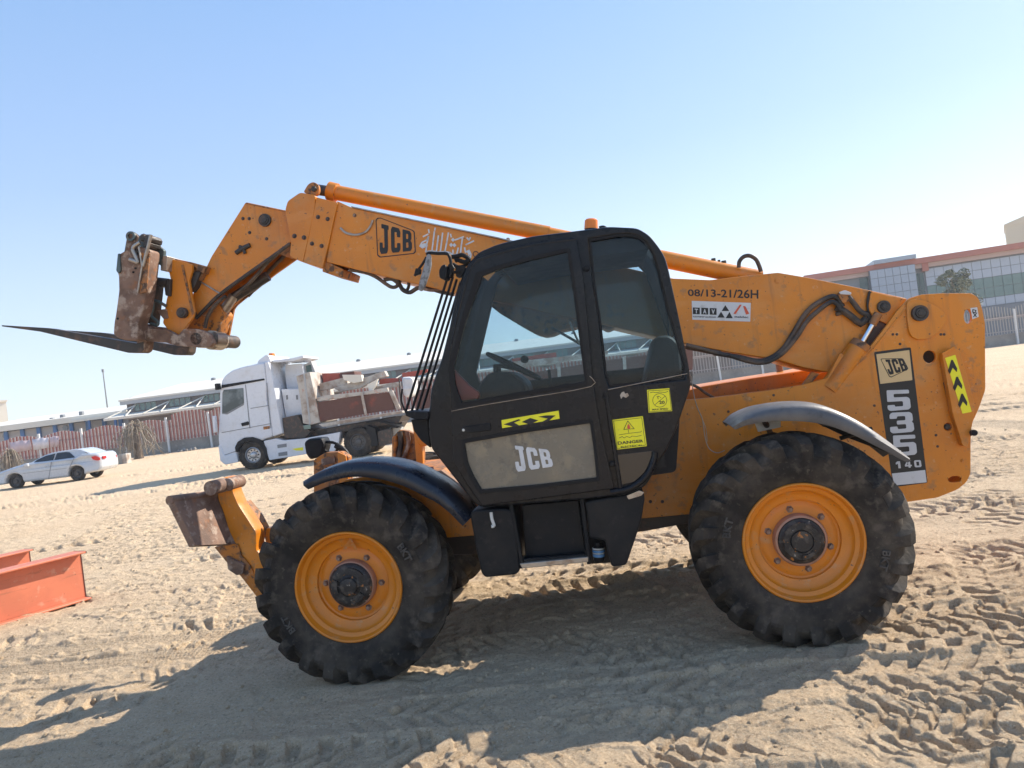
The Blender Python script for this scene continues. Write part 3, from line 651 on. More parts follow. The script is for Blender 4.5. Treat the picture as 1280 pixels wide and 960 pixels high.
pl('hose_clamp', zb([(1055, 300), (1100, 283), (1140, 300), (1130, 355), (1090, 370), (1062, 330)]), .895, .94, 'orange_dirty', boom, r=.012)
pl('hose_clamp', zb([(1060, 294), (1100, 280), (1145, 298), (1138, 312), (1070, 308)]), .885, .895, 'silver', boom, r=.006)
# rear ear with pin and the compensating cylinder
z5 = lambda pts: Z(1000, 260, 4.571, pts)
pl('rear_ear', z5([(405, 478), (612, 520), (600, 562), (512, 668), (430, 632), (398, 590), (392, 560)]), .915, .945, 'orange', boom, r=.02)
pin('ear_pin', 1106.3, 383, .88, .95, .026, 'rustdark', boom, .042)
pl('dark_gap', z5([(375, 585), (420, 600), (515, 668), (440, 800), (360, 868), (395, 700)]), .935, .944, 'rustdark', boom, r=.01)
rodpx('lift_rod', (1098, 392), .905, (1090, 406), .905, .028, 'orange_dirty')
rodpx('lift_rod', (1092, 403), .905, (1073, 436), .905, .020, 'chrome')
rodpx('lift_cylinder', (1076, 431), .905, (1035, 486), .905, .066, 'orange')
rodpx('cylinder_gland', (1078, 429), .905, (1073, 436), .905, .070, 'orange_dirty')
pl('cylinder_bracket', Z(840, 400, 5.333, [(1120, 220), (1148, 232), (1050, 385), (1030, 392), (1060, 340)]), .80, .83, 'orange', r=.008)
pl('cylinder_bracket', Z(840, 400, 5.333, [(935, 345), (985, 360), (920, 430), (870, 434)]), .93, .97, 'orange_dirty', r=.008)
# hydraulic pipes under the boom
rodpx('hydraulic_pipe', (855, 428), .98, (912, 444), .98, .010, 'rust')
rodpx('hydraulic_pipe', (855, 434), .98, (925, 448), .98, .012, 'rust')
pl('pipe_clamp', Z(840, 400, 5.333, [(278, 196), (330, 205), (322, 240), (282, 238)]), .95, 1.0, 'rust', r=.004)
tubepx('hose', z3([(308, 510), (380, 520), (440, 545), (490, 580), (520, 596), (545, 590), (550, 560), (520, 545)]), 1.0, .014, 'hose')
tubepx('hose', z3([(480, 560), (520, 555), (555, 580), (575, 610), (610, 622), (650, 600), (700, 600), (760, 618), (830, 632)]), 1.02, .016, 'hose')
tubepx('hose', z3([(560, 560), (560, 590), (590, 612), (604, 590), (600, 565)]), 1.05, .012, 'hose')
tubepx('hose', z3([(660, 600), (720, 612), (780, 606), (830, 628)]), .99, .012, 'rust')
pl('under_boom_fairing', [(600, 372), (690, 391), (770, 409), (760, 413), (742, 404), (700, 413), (690, 418), (679, 420), (668, 417), (655, 410), (625, 392)], 1.0, 1.35, 'orange_dirty', r=.02)
# boom decals
lb = Z(460, 260, 8, [(76, 120), (92, 98), (125, 96), (452, 222), (468, 240), (478, 440), (462, 458), (118, 496), (92, 474)])
outline(lb, .009, .9435, 'logo_frame', 'ink', boom, .006)
glyphs(F, 'JCB', Z(460, 260, 8, [(112, 152), (438, 236), (440, 428), (118, 462)]), .9435, 'logo_letters', 'ink', boom, .07)
zc = lambda pts: Z(460, 260, 8, pts)
ar = [[(520, 380), (540, 345), (590, 318), (604, 286)], [(520, 380), (545, 398), (592, 376)], [(552, 286), (600, 262)], [(606, 216), (612, 248)],
      [(604, 290), (588, 360), (580, 432), (640, 440)], [(664, 236), (652, 330), (640, 425)], [(704, 278), (694, 350), (684, 432)], [(746, 250), (736, 340), (724, 430)], [(804, 248), (788, 340), (770, 432)], [(826, 262), (832, 290)],
      [(575, 436), (640, 430), (700, 442), (760, 436), (820, 446)], [(820, 448), (850, 470), (886, 466), (902, 400)], [(870, 320), (910, 305), (954, 288)], [(944, 306), (934, 370), (926, 442)], [(966, 398), (976, 444)], [(980, 366), (1056, 330)],
      [(990, 298), (1010, 322), (1022, 298)], [(984, 436), (1012, 424), (1030, 466), (1022, 504), (1004, 480)], [(672, 200), (668, 222)], [(850, 452), (850, 420)]]
ribbon(F, [zc(s_) for s_ in ar], .011, .9432, 'arabic_lettering', 'whitedecal', boom)
mb = []
for (a, b) in ((850, 318), (832, 370), (864, 372)): mb.append(flatmesh([F.L(zc([(a - 20, b), (a, b - 22), (a + 20, b), (a, b + 22)]), .9432)], .9422, .9432, .0002))
mb.append(flatmesh([F.L(zc([(520, 372), (560, 352), (590, 356), (560, 398), (534, 396)]), .9428)], .9422, .9432, .0002)); mb.append(flatmesh([F.L(zc([(984, 430), (1010, 420), (1026, 450), (1010, 478)]), .9428)], .9422, .9432, .0002))
link('arabic_lettering', join(mb), boom, 'whitedecal', 0)
qr_ = F.P(594.5, 317.5, .94); mb = MB(); mb.lathe([(.016, .9425), (.022, .9425), (.022, .944), (.016, .944), (.016, .9425)], 20, (qr_.x, 0, qr_.z)); mb.build('ring_mark', 'ink', boom)
fonttext(F, '08/13-21/26H', [(859.5, 361.5), (948, 362), (948, 373.5), (860, 370)], .9436, 'stencilled_number', 'ink', boom, .018)
tv = pl('trader_sticker', Z(850, 310, 5.333, [(78, 352), (472, 366), (468, 491), (82, 478)]), .9422, .9436, 'whitedecal', boom, r=.003, bevel=.0003)
for i, ch in enumerate('TAV'):
    x0 = 86 + i * 56
    pl('letter_tile', zb([(x0, 396 + i * 2), (x0 + 46, 398 + i * 2), (x0 + 46, 442 + i * 2), (x0, 440 + i * 2)]), .9408, .942, 'ink', tv, r=.001, bevel=.0003)
    fonttext(F, ch, zb([(x0 + 12, 404 + i * 2), (x0 + 34, 406 + i * 2), (x0 + 34, 436 + i * 2), (x0 + 12, 434 + i * 2)]), .9402, 'letter', 'whitedecal', tv, .03)
fonttext(F, 'construction', zb([(88, 450), (240, 454), (240, 466), (88, 462)]), .9418, 'small_print', 'ink', tv, .02)
for tri in ([(302, 380), (328, 420), (278, 420)], [(274, 424), (298, 464), (248, 464)], [(330, 426), (352, 468), (304, 468)]): pl('triangle_mark', zb(tri), .9408, .942, 'ink', tv, r=.001, bevel=.0003)
for s_ in ([(356, 438), (398, 378), (412, 378), (372, 440)], [(420, 386), (436, 388), (462, 438), (440, 444)]): pl('red_mark', zb(s_), .9408, .942, 'redink', tv, r=.001, bevel=.0003)
fonttext(F, 'stabilec', zb([(362, 450), (456, 454), (456, 468), (362, 464)]), .9418, 'small_print', 'ink', tv, .02)
# ---- boom nose
nose_px = zA([(748, 130), (950, 172), (985, 200), (985, 300), (968, 345), (620, 592), (510, 706), (478, 690), (483, 590), (545, 470), (575, 405)])
pl('nose_plate', nose_px, .985, 1.01, 'orange', r=.015, bevel=.005)
nn = rnd(F.L(nose_px, .985), .015)
link('nose_plate', flatmesh([nn], 1.32, 1.345, .005), TH, 'orange')
nw = F.L(zA([(748, 130), (950, 172), (985, 200), (985, 300), (900, 385), (780, 300), (700, 400), (600, 480), (560, 500), (545, 470), (575, 405)]), .985)
link('nose_web', flatmesh([nw], 1.012, 1.318, .004), TH, 'orange_dirty')
far_l = zA([(985, 330), (978, 425), (705, 645), (690, 665), (652, 862), (570, 858), (590, 700), (640, 600)])
pl('nose_far_flange', far_l, 1.35, 1.375, 'orange_dirty', r=.01)
pin('nose_pin', 120 + 838 / 4, 220 + 218 / 4, .955, 1.0, .036, 'rustdark', TH, .048)
bolts('bolt_group', zA([(735, 213), (766, 213), (768, 283), (853, 314)]), .984, .009, 'rustdark', TH, .008)
tubepx('grease_bracket', zA([(700, 385), (730, 365), (770, 345)]), .975, .018, 'rustdark')
tubepx('grease_bracket', zA([(716, 352), (735, 362), (745, 388)]), .972, .012, 'rustdark')
rodpx('nose_edge_strip', (250.5, 352), .98, (275, 367), .98, .007, 'steel')
tubepx('nose_lower_edge', zA([(972, 338), (880, 405), (760, 490), (620, 592), (560, 650), (500, 712)]), .985, .014, 'rustdark')
rodpx('tilt_rod', (292, 370), 1.12, (265, 411), 1.12, .038, 'steel')
rodpx('tilt_cylinder', (335, 345), 1.16, (289, 374), 1.14, .040, 'rustdark')
tubepx('hose', zA([(940, 360), (860, 430), (800, 500), (740, 560), (690, 600)]), 1.02, .014, 'hose')
tubepx('hose', zA([(960, 380), (880, 460), (830, 520), (760, 600)]), 1.25, .016, 'hose')
q1 = F.P(252, 424, .88)
mb = MB(); mb.lathe([(.001, .80), (.045, .80), (.052, .81), (.052, 1.40), (.001, 1.40)], 24, (q1.x, 0, q1.z)); mb.build('tilt_pin', 'rustdark', TH)
mb = MB(); mb.lathe([(.053, .845), (.066, .845), (.066, .93), (.053, .93)], 24, (q1.x, 0, q1.z)); mb.lathe([(.053, 1.02), (.075, 1.02), (.075, 1.16), (.053, 1.16)], 24, (q1.x, 0, q1.z)); mb.build('tilt_sleeve', 'steel', TH)
z2 = lambda pts: Z(130, 280, 5.647, pts)
# quick hitch bracket and fork carriage
for y_ in (.87, 1.40):
    pxs = z2([(448, 242), (540, 262), (622, 284), (622, 330), (600, 400), (636, 620), (628, 660), (530, 790), (470, 772), (415, 700), (430, 600), (440, 540), (472, 400), (452, 310)])
    link('hitch_bracket', flatmesh([rnd(F.L(pxs, .87), .012)], y_, y_ + .03, .004), TH, 'orange_dirty' if y_ > 1 else 'orange')
rodpx('bracket_rib', (130 + 552 / 5.647, 280 + 290 / 5.647), .865, (130 + 612 / 5.647, 280 + 560 / 5.647), .865, .009, 'orange_dirty')
rodpx('bracket_rib', (238.4, 379), .865, (241.5, 393), .865, .009, 'orange_dirty')
rodpx('bracket_rib', (237, 334), .89, (235, 360), .89, .016, 'orange_dirty')
pin('hitch_pin', 130 + 537 / 5.647, 280 + 625 / 5.647, .82, .99, .040, 'rustdark')
pl('hitch_bar', z2([(430, 232), (620, 270), (720, 300), (700, 350), (620, 290), (450, 252)]), .905, 1.395, 'orange_dirty', r=.006)
pl('hitch_hook', z2([(402, 225), (448, 225), (440, 330), (398, 328)]), .80, 1.39, 'steel', r=.006)
pl('hitch_body', z2([(600, 330), (680, 340), (640, 440), (610, 480), (592, 420)]), .91, 1.395, 'rustdark', r=.006)
pl('carriage_plate', z2([(108, 212), (145, 190), (235, 150), (330, 185), (322, 300), (300, 470), (276, 600), (240, 710), (235, 822), (160, 822), (100, 806), (65, 780), (72, 690), (82, 640), (105, 470), (102, 360), (86, 330), (95, 240)]), .66, .78, 'rust', r=.02, bevel=.008)
pl('carriage_plate_rib', z2([(96, 210), (108, 206), (118, 330), (100, 350), (84, 330)]), .645, .80, 'teal', r=.01)
for (a, b) in ((220, 312), (95, 668), (205, 340)): pin('carriage_hole', 130 + a / 5.647, 280 + b / 5.647, .655, .67, .014, 'seal')
pl('hook_plate', z2([(140, 205), (166, 62), (195, 48), (240, 80), (262, 92), (300, 80), (338, 115), (424, 185), (412, 322), (398, 290), (332, 270), (318, 190), (240, 148)]), .80, .835, 'teal', r=.012)
pl('hook_plate', z2([(146, 200), (170, 66), (198, 54), (240, 86), (215, 150), (165, 190)]), .70, .72, 'rust', r=.012)
q = z2([(188, 86)])[0]; qq = F.P(*q, .69); mb = MB(); mb.lathe([(.020, .685), (.036, .685), (.036, .72), (.020, .72), (.020, .685)], 20, (qq.x, 0, qq.z)); mb.build('hook_eye', 'teal', TH)
pl('locking_strip', z2([(262, 200), (322, 205), (298, 478), (252, 492), (234, 486)]), .640, .656, 'orange_dirty', r=.006)
rodpx('locking_rod', z2([(332, 75)])[0], .63, z2([(275, 300)])[0], .63, .012, 'steel'); rodpx('locking_rod', z2([(246, 160)])[0], .625, z2([(270, 300)])[0], .63, .007, 'steel'); rodpx('locking_rod', z2([(268, 300)])[0], .63, z2([(238, 486)])[0], .63, .007, 'steel')
tubepx('locking_spring', z2([(180, 250), (215, 262), (240, 270), (225, 230), (205, 170), (255, 130)]), .64, .014, 'steel')
mb = MB()
for (a, b, r_) in ((275, 95, .03), (305, 105, .035), (225, 200, .03), (300, 140, .028)):
    qq = F.P(*z2([(a, b)])[0], .66); mb.lathe([(.001, .65), (r_ * .7, .65), (r_, .665), (r_, .80), (.001, .80)], 9, (qq.x, 0, qq.z))
mb.build('latch_block', 'rustdark', TH)
pl('latch_pad', z2([(338, 205), (372, 205), (370, 270), (335, 262)]), .76, .80, 'steel', r=.006)
pl('inner_column', z2([(300, 395), (352, 380), (345, 470), (318, 705), (262, 688)]), .84, .98, 'rustdark', r=.01)
rodpx('cross_tube', z2([(330, 400)])[0], .86, z2([(455, 415)])[0], .86, .032, 'rustdark')
pl('cross_lug', z2([(385, 375), (418, 395), (415, 440), (390, 445), (372, 420)]), .84, .9, 'rustdark', r=.01); pl('cross_lug', z2([(430, 385), (470, 388), (462, 510), (432, 505), (424, 440)]), .84, .9, 'rustdark', r=.01)
tubepx('lock_handle', z2([(440, 580), (358, 540), (345, 600), (335, 650), (380, 690), (372, 715), (330, 700)]), .84, .012, 'teal', sm=3)
pl('lower_lug', z2([(365, 605), (440, 600), (452, 665), (420, 672)]), .86, .9, 'rust', r=.008)
# lower beam of the carriage runs across, and the lug to the tilt pin
qa, qb = F.P(*z2([(245, 722)])[0], .78), F.P(*z2([(250, 815)])[0], .78)
mb = MB(); mb.cbox(qa.x - .04, qa.x + .07, .785, 1.62, qb.z, qa.z, .012); mb.build('lower_beam', 'rust', TH)
pl('tilt_lug', z2([(250, 735), (440, 745), (520, 790), (560, 740), (660, 740), (735, 770), (770, 840), (740, 872), (640, 868), (520, 862), (440, 838), (250, 822)]), .80, .86, 'rust', r=.012)
rodpx('bright_collar', z2([(775, 812)])[0], .90, z2([(845, 818)])[0], .98, .055, 'steel')
tubepx('weld_bead', zA([(752, 136), (952, 178)]), .984, .006, 'orange_dirty', sm=2, n=6); tubepx('weld_bead', [(1142, 374), (1127, 392), (1111, 412), (1094, 433), (1074, 455), (1058, 466)], .858, .006, 'orange', sm=2, n=6)
tubepx('hose', zA([(650, 600), (600, 640), (560, 700), (545, 760)]), .99, .014, 'hose')
pl('hitch_gusset', z2([(630, 290), (722, 300), (690, 370), (650, 420), (628, 350)]), .93, 1.38, 'orange_dirty', r=.006); pl('lower_bracket', z2([(640, 640), (740, 600), (800, 560), (850, 640), (800, 770), (700, 760), (560, 740)]), 1.05, 1.2, 'orange_dirty', r=.01)
# forks
def fork(y):
    top = [(2, 406.4), (60, 410), (120, 420.5), (170, 429), (179.5, 427)]; bot = [(179.5, 437), (176, 441), (160, 441), (110, 429), (50, 414.5), (2, 408)]
    pts = F.L(top + bot, .80)
    me = flatmesh([pts], y, y + .10, .004); o = link('fork', me, TH, 'rustdark'); return o
fork(.80); 
sh = F.L(z2([(236, 700), (285, 700), (290, 830), (280, 895), (250, 912), (226, 905)]), .80)
link('fork_shank', flatmesh([rnd(sh, .02)], .802, .918, .006), TH, 'rust')
me = flatmesh([F.L([(2, 406.4), (60, 410), (120, 420.5), (170, 429), (179.5, 427), (179.5, 437), (176, 441), (160, 441), (110, 429), (50, 414.5), (2, 408)], .80)], 1.42, 1.54, .004); link('fork', me, TH, 'rustdark')
link('fork_shank', flatmesh([rnd(sh, .02)], 1.422, 1.538, .006), TH, 'rustdark')
# ---- stabilisers
zs = lambda pts: Z(200, 590, 5.333, pts)
def stabiliser(dy, name='stabiliser'):
    A, B, C_, D = F.P(208, 626, .12), F.P(236.5, 684, .12), F.P(302, 681, .62), F.P(276, 617, .62)
    mb = MB(); off = Vector((.045, 0, .008))
    mb.add([A, B, C_, D, A + off, B + off, C_ + off, D + off], [(0, 3, 2, 1), (4, 5, 6, 7), (0, 1, 5, 4), (1, 2, 6, 5), (2, 3, 7, 6), (3, 0, 4, 7)])
    tp = [A + Vector((.02, 0, .0)), D + Vector((.02, 0, 0))]; mb.tube(tp, .032, 12)
    me = mb.mesh(); me.transform(Matrix.Translation((0, dy, 0))); link('stabiliser_pad', me, TH, 'rust')
    y0 = .50
    arm = F.L(zs([(385, 60), (420, 35), (470, 45), (484, 80), (484, 130), (520, 215), (640, 400), (640, 520), (700, 620), (735, 800), (722, 900), (680, 880), (540, 700), (440, 600), (360, 500), (480, 470), (425, 280), (385, 180)]), y0)
    link('stabiliser_arm', flatmesh([rnd(arm, .02)], y0 + dy, y0 + .14 + dy, .008), TH, 'orange')
    r_ = F.L(zs([(520, 215), (600, 310), (648, 400), (630, 470), (600, 430), (560, 330)]), y0 + .05); link('stabiliser_gusset', flatmesh([r_], y0 + .15 + dy, y0 + .25 + dy, .005), TH, 'orange_dirty')
    b_ = F.L(zs([(645, 520), (700, 590), (690, 660), (668, 700), (625, 680)]), .44); link('stabiliser_cylinder_end', flatmesh([rnd(b_, .01)], .44 + dy, .5 + dy, .005), TH, 'orange_clean')
    e_ = F.L(zs([(650, 400), (690, 398), (730, 500), (730, 560), (700, 590), (650, 520), (640, 470)]), .52); link('stabiliser_bracket', flatmesh([rnd(e_, .01)], .66 + dy, .74 + dy, .005), TH, 'orange')
    lo_ = F.L(zs([(362, 500), (480, 478), (520, 480), (545, 560), (600, 620), (640, 700), (720, 800), (722, 895), (680, 876), (540, 696), (442, 598)]), y0 - .012); link('stabiliser_lower_plate', flatmesh([rnd(lo_, .01)], y0 - .014 + dy, y0 - .002 + dy, .003), TH, 'orange_dirty')
    w_ = F.L(zs([(440, 560), (560, 620), (550, 680), (510, 690), (450, 650)]), .46); link('stabiliser_wedge', flatmesh([rnd(w_, .01)], .46 + dy, .5 + dy, .006), TH, 'rust')
    p1, p2 = F.P(*zs([(268, 95)])[0], .40), F.P(*zs([(430, 85)])[0], .50)
    p1.y += dy; p2.y += dy
    mb = MB(); p1 = Vector((p2.x - .02, .34 + dy, p2.z)); mb.tube([p1, p2 + Vector((0, .1, 0))], .05, 18); mb.build('foot_pivot', 'rust', TH)
    qq = F.P(*zs([(450, 85)])[0], y0 - .02); mb = MB(); mb.lathe([(.001, y0 - .03), (.03, y0 - .03), (.045, y0 - .02), (.045, y0 + .17)], 20, (qq.x, 0, qq.z)); me = mb.mesh(); me.transform(Matrix.Translation((0, dy, 0))); link('foot_pin', me, TH, 'rust')
stabiliser(0)
# legs of the front frame and hydraulics seen over the front wheel
zf = lambda pts: Z(370, 500, 5.333, pts)
pl('front_chassis', [(505, 588), (541, 590), (575, 615), (610, 642), (612, 668), (560, 672), (480, 668), (420, 690), (360, 740), (345, 700), (400, 640), (430, 600)], .52, .56, 'orange', r=.02)
link('front_crossmember', flatmesh([F.L([(430, 604), (541, 594), (600, 640), (600, 668), (430, 668)], .56)], .562, 1.80, .01), TH, 'orange_dirty')
pl('front_upright', zf([(118, 400), (160, 372), (200, 350), (300, 345), (350, 380), (360, 610), (118, 620)]), .98, 1.06, 'orange_dirty', r=.01)
pl('front_upright', zf([(165, 395), (255, 370), (262, 420), (172, 440)]), .965, .98, 'rust', r=.006)
pl('front_upright', zf([(275, 345), (330, 370), (352, 560), (290, 560)]), .94, .965, 'orange', r=.006)
pl('front_upright', zf([(640, 250), (690, 200), (740, 205), (800, 230), (848, 232), (850, 470), (640, 440)]), 1.55, 1.62, 'orange_dirty', r=.01)
pl('front_upright', zf([(770, 140), (792, 140), (800, 225), (840, 235), (848, 470), (805, 470), (788, 240)]), 1.50, 1.548, 'orange_clean', r=.004)
tubepx('hose', zf([(690, 210), (700, 280), (690, 350), (680, 420)]), 1.53, .022, 'hose'); tubepx('hose', zf([(740, 210), (750, 290), (720, 380), (690, 440)]), 1.52, .018, 'rust'); tubepx('hose', zf([(660, 240), (665, 300), (655, 400)]), 1.53, .018, 'orange_dirty')
pin('upright_pin', *zf([(845, 275)])[0], 1.46, 1.56, .045, 'orange_clean')
rodpx('faded_tube', zf([(420, 520)])[0], .9, zf([(640, 548)])[0], .9, .016, 'pinkrod'); rodpx('faded_tube', zf([(760, 476)])[0], .75, zf([(915, 458)])[0], .75, .016, 'pinkrod')
# work lamp on its arm
pl('work_lamp', zf([(50, 285), (80, 258), (170, 252), (190, 300), (170, 380), (90, 398), (62, 360)]), 1.35, 1.52, 'plastic', r=.02, bevel=.02)
tubepx('lamp_arm', zf([(185, 300), (200, 345), (270, 345), (265, 290), (200, 280)]), 1.4, .012, 'plastic', sm=3)
tubepx('lamp_arm', zf([(265, 300), (320, 340), (352, 400), (345, 470)]), 1.4, .026, 'plastic')
# ---- fenders
def fender(outer, y0, y1, lip, name, thick=.012):
    P = curvepath([F.P(a, b, y0) for a, b in outer], 4); mb = MB(); rings = []
    c = Vector((sum(p_.x for p_ in P) / len(P), 0, min(p_.z for p_ in P) - .35)); N = len(P)
    for i, p_ in enumerate(P):
        t = i / (N - 1); lp = lip(t); d = Vector((p_.x - c.x, 0, p_.z - c.z)).normalized()
        prof = [(y0 + .000, -lp), (y0 - .004, -lp * .55), (y0 + .012, -.018), (y0 + .04, 0), ((y0 + y1) / 2, .012), (y1 - .03, 0), (y1, -.03)]
        o_ = [Vector((p_.x, yy, p_.z)) + d * dd for yy, dd in prof]; i_ = [Vector((p_.x, min(max(yy, y0 + .008), y1 - .008), p_.z)) + d * (dd - thick) for yy, dd in prof[::-1]]
        rings.append([tuple(q_) for q_ in o_ + i_])
    mb.loft(rings); return mb
fender([(375.6, 603), (398, 590), (432, 579.7), (460, 578.4), (486, 581.5), (512.5, 590), (533, 601), (551, 612), (569, 629), (586, 650)], .04, .46, lambda t: .040 + .055 * sin(pi * min(1, t * .9 + .08)), 'f').build('front_fender', 'fender', TH, 50)
fender([(914, 532), (928, 520), (956.5, 509.5), (999.7, 505), (1035.6, 509.5), (1071.5, 524.6), (1107.5, 548), (1140.9, 574)], .03, .42, lambda t: .02 + .075 * sin(pi * min(1, t)), 'r').build('rear_fender', 'greyfender', TH, 50)
rodpx('fender_stay', (955, 525), .2, (965, 545), .86, .018, 'plastic'); pl('fender_flap', [(943, 527), (976, 524), (976, 534), (948, 540)], .40, .42, 'silver', r=.004)
rodpx('fender_stay', (1050, 548), .3, (1090, 536), .3, .014, 'plastic'); rodpx('fender_stay', (1030, 530), .80, (1032, 526), .30, .02, 'plastic')
pl('fender_web', [(1020, 528), (1080, 534), (1136, 573), (1110, 566), (1062, 548)], .36, .40, 'plastic', r=.01)
# ---- steps, tank and boxes under the cab
zl = lambda pts: Z(540, 540, 3.765, pts)
pl('tank_box', zl([(178, 385), (195, 368), (350, 360), (378, 375), (395, 480), (412, 655), (395, 672), (250, 686), (232, 665), (205, 540)]), .10, .50, 'plastic', r=.02, bevel=.012)
tubepx('box_handle', zl([(278, 378), (282, 410), (292, 440), (280, 445)]), .09, .010, 'paleplastic', sm=3)
pl('step_well', zl([(424, 345), (690, 322), (722, 575), (440, 600)]), .22, .48, 'plastic', r=.01, bevel=.006)
for a, b in (((372, 340), (425, 640)), ((705, 310), (740, 620))): rodpx('step_rail', zl([a])[0], .12, zl([b])[0], .12, .014, 'plastic')
pl('step_tread', zl([(412, 620), (735, 588), (735, 612), (425, 643)]), .10, .34, 'steel', r=.004)
pl('step_riser', zl([(430, 600), (722, 575), (725, 588), (434, 618)]), .13, .2, 'plastic', r=.003)
pl('rear_box', zl([(718, 330), (995, 282), (1002, 312), (985, 420), (915, 628), (845, 636), (825, 560), (815, 510), (740, 500), (735, 420)]), .10, .55, 'plastic', r=.02, bevel=.012)
pl('box_flap', zl([(915, 300), (975, 275), (1000, 284), (985, 300), (925, 318)]), .092, .10, 'steel', r=.004)
qj, qk = F.P(*zl([(782, 520)])[0], .24), F.P(*zl([(786, 610)])[0], .24)
mb = MB(); mb.tube([qk, qk.lerp(qj, .12), qk.lerp(qj, .75), qk.lerp(qj, .85), qj], [.030, .036, .036, .024, .022], 18); mb.build('fluid_reservoir', 'plastic', TH)
for k, (t0, t1, mm) in enumerate(((.28, .42, 'bluelabel'), (.44, .50, 'paleplastic'), (.52, .62, 'bluelabel'), (.66, .74, 'paleplastic'))): MB().tube([qk.lerp(qj, t0), qk.lerp(qj, t1)], .0375 + .0003 * k, 18).build('reservoir_band', mm, TH)
pl('box_backing', zl([(700, 480), (850, 470), (850, 615), (745, 622)]), .40, .48, 'plastic', r=.01)
# ---- cab
CY0, CY1 = .09, .95
zq = lambda pts: Z(500, 270, 3.368, pts); zw = lambda pts: Z(500, 480, 3.368, pts)
cab_out = zq([(125, 800), (128, 740), (142, 690), (175, 600), (205, 480), (232, 350), (250, 280), (282, 205), (330, 152), (400, 122), (450, 108), (560, 84), (740, 62), (880, 44), (1000, 50), (1050, 80), (1090, 130), (1115, 170), (1130, 220), (1175, 430), (1220, 650), (1225, 720), (1200, 790)]) + \
          zw([(1160, 200), (1115, 292), (1085, 330), (1065, 380), (1035, 430), (960, 467), (760, 487), (340, 520), (310, 500), (130, 270), (120, 200), (118, 120)])
rearwin = Z(720, 280, 8, [(130, 150), (400, 105), (520, 98), (620, 118), (700, 180), (770, 290), (830, 480), (910, 820), (950, 960)]) + [(857, 462), (856, 474), (762, 483.5), (757, 470), (749, 400), (741, 350)]
doorhole = [(600, 326), (660, 309), (716, 301), (722, 330), (737, 480), (748, 545), (762, 605), (604, 626), (571, 578), (569, 512), (565, 462), (574, 400), (586, 352)]
cabf = link('cab_frame', flatmesh([rnd(F.L(cab_out, CY0), .03, 3), F.L(rearwin, CY0), F.L(doorhole, CY0)], CY0, CY0 + .05, .012), TH, 'black')
fo = F.L(cab_out, CY0); cxx = sum(a for a, b in fo) / len(fo); czz = sum(b for a, b in fo) / len(fo)
fo = rnd(fo, .03, 3)
# far side frame: same outline, one large opening above the waist
hz = F.L([(622, 355), (632, 341), (700, 328), (790, 326), (806, 342), (822, 385), (842, 440), (845, 455), (760, 464), (640, 478), (602, 480), (596, 466)], CY1)
link('far_cab_frame', flatmesh([fo, hz], CY1 - .05, CY1, .01), TH, 'darkint')
link('far_cab_window', flatmesh([hz], CY1 - .028, CY1 - .024, .001), TH, 'glass', 0)
# skin round the cab: roof, rear, floor solid, windscreen and rear window glass
ol = F.L(cab_out, CY0)
def skin(i0, i1, name, m, th=.03, y0=CY0 + .052, y1=CY1 - .052):
    mb = MB(); pts = [Vector((a, 0, b)) for a, b in ol[i0:i1 + 1]]; c = Vector((cxx, 0, czz)); rings = []
    for i, p_ in enumerate(pts):
        t = (pts[min(i + 1, len(pts) - 1)] - pts[max(i - 1, 0)]).normalized(); nrm = Vector((-t.z, 0, t.x))
        if (c - p_).dot(nrm) < 0: nrm = -nrm
        a = p_ + nrm * .004; b = p_ + nrm * (.004 + th); rings.append([(a.x, y0, a.z), (a.x, y1, a.z), (b.x, y1, b.z), (b.x, y0, b.z)])
    mb.loft(rings); return mb.build(name, m, TH)
nO = len(ol)
skin(8, 14, 'roof', 'black', .05); skin(1, 7, 'windscreen', 'glass', .006); skin(14, 20, 'rear_window', 'glass', .006); skin(20, 30, 'rear_panel', 'black'); skin(29, nO - 1, 'cab_floor', 'black', .05)
link('rear_glass_side', flatmesh([F.L(rearwin, CY0 + .02)], CY0 + .02, CY0 + .025, .001), TH, 'glass', 0)
pl('window_seal', rearwin, CY0 - .004, CY0 + .004, 'seal', holes=[[(p_[0] + (800 - p_[0]) * .045, p_[1] + (390 - p_[1]) * .03) for p_ in rearwin]], r=.01, bevel=.002)
# door
door_out = [(594, 322), (625, 312), (660, 304), (700, 297.5), (721, 297), (730, 350), (742, 480), (752, 540), (768, 611), (602, 633), (583, 605), (566, 578), (564, 513), (560, 458), (568, 400), (580, 350)]
dglass = [(603, 345), (625, 336), (665, 325), (709, 315), (717, 370), (731, 477), (650, 490), (577, 504), (569, 480), (567, 460), (583, 400)]
lglass = [(580.8, 554), (660, 540), (737.5, 529), (742, 560), (745.8, 597), (670, 606), (602, 612), (592, 595), (584.6, 578)]
dr = link('door', flatmesh([rnd(F.L(door_out, .055), .02, 3), F.L(dglass, .055), F.L(lglass, .055)], .055, .088, .008), TH, 'black')
pl('upper_glass', dglass, .070, .075, 'glass', dr, r=.005, bevel=.001)
pl('lower_glass', lglass, .068, .075, 'lowglass', dr, r=.005, bevel=.001)
dh2 = [(595, 341), (625, 331), (665, 320), (712, 310), (721, 370), (735, 481), (650, 495), (571, 510), (563, 480), (561, 460), (577, 398)]
def band(px_o, px_i, y, t, name, m, parent): return link(name, flatmesh([rnd(F.L(px_o, y), .008, 2), rnd(F.L(px_i, y), .008, 2)], y - t, y + .002, .0015), parent, m)
band(dh2, dglass, .055, .006, 'window_seal', 'seal', dr)
lg2 = [(577, 550), (660, 535.5), (740.5, 524.5), (746, 560), (750, 601), (670, 610.5), (600, 617), (588, 598), (580, 580)]
band(lg2, lglass, .055, .006, 'window_seal', 'seal', dr)
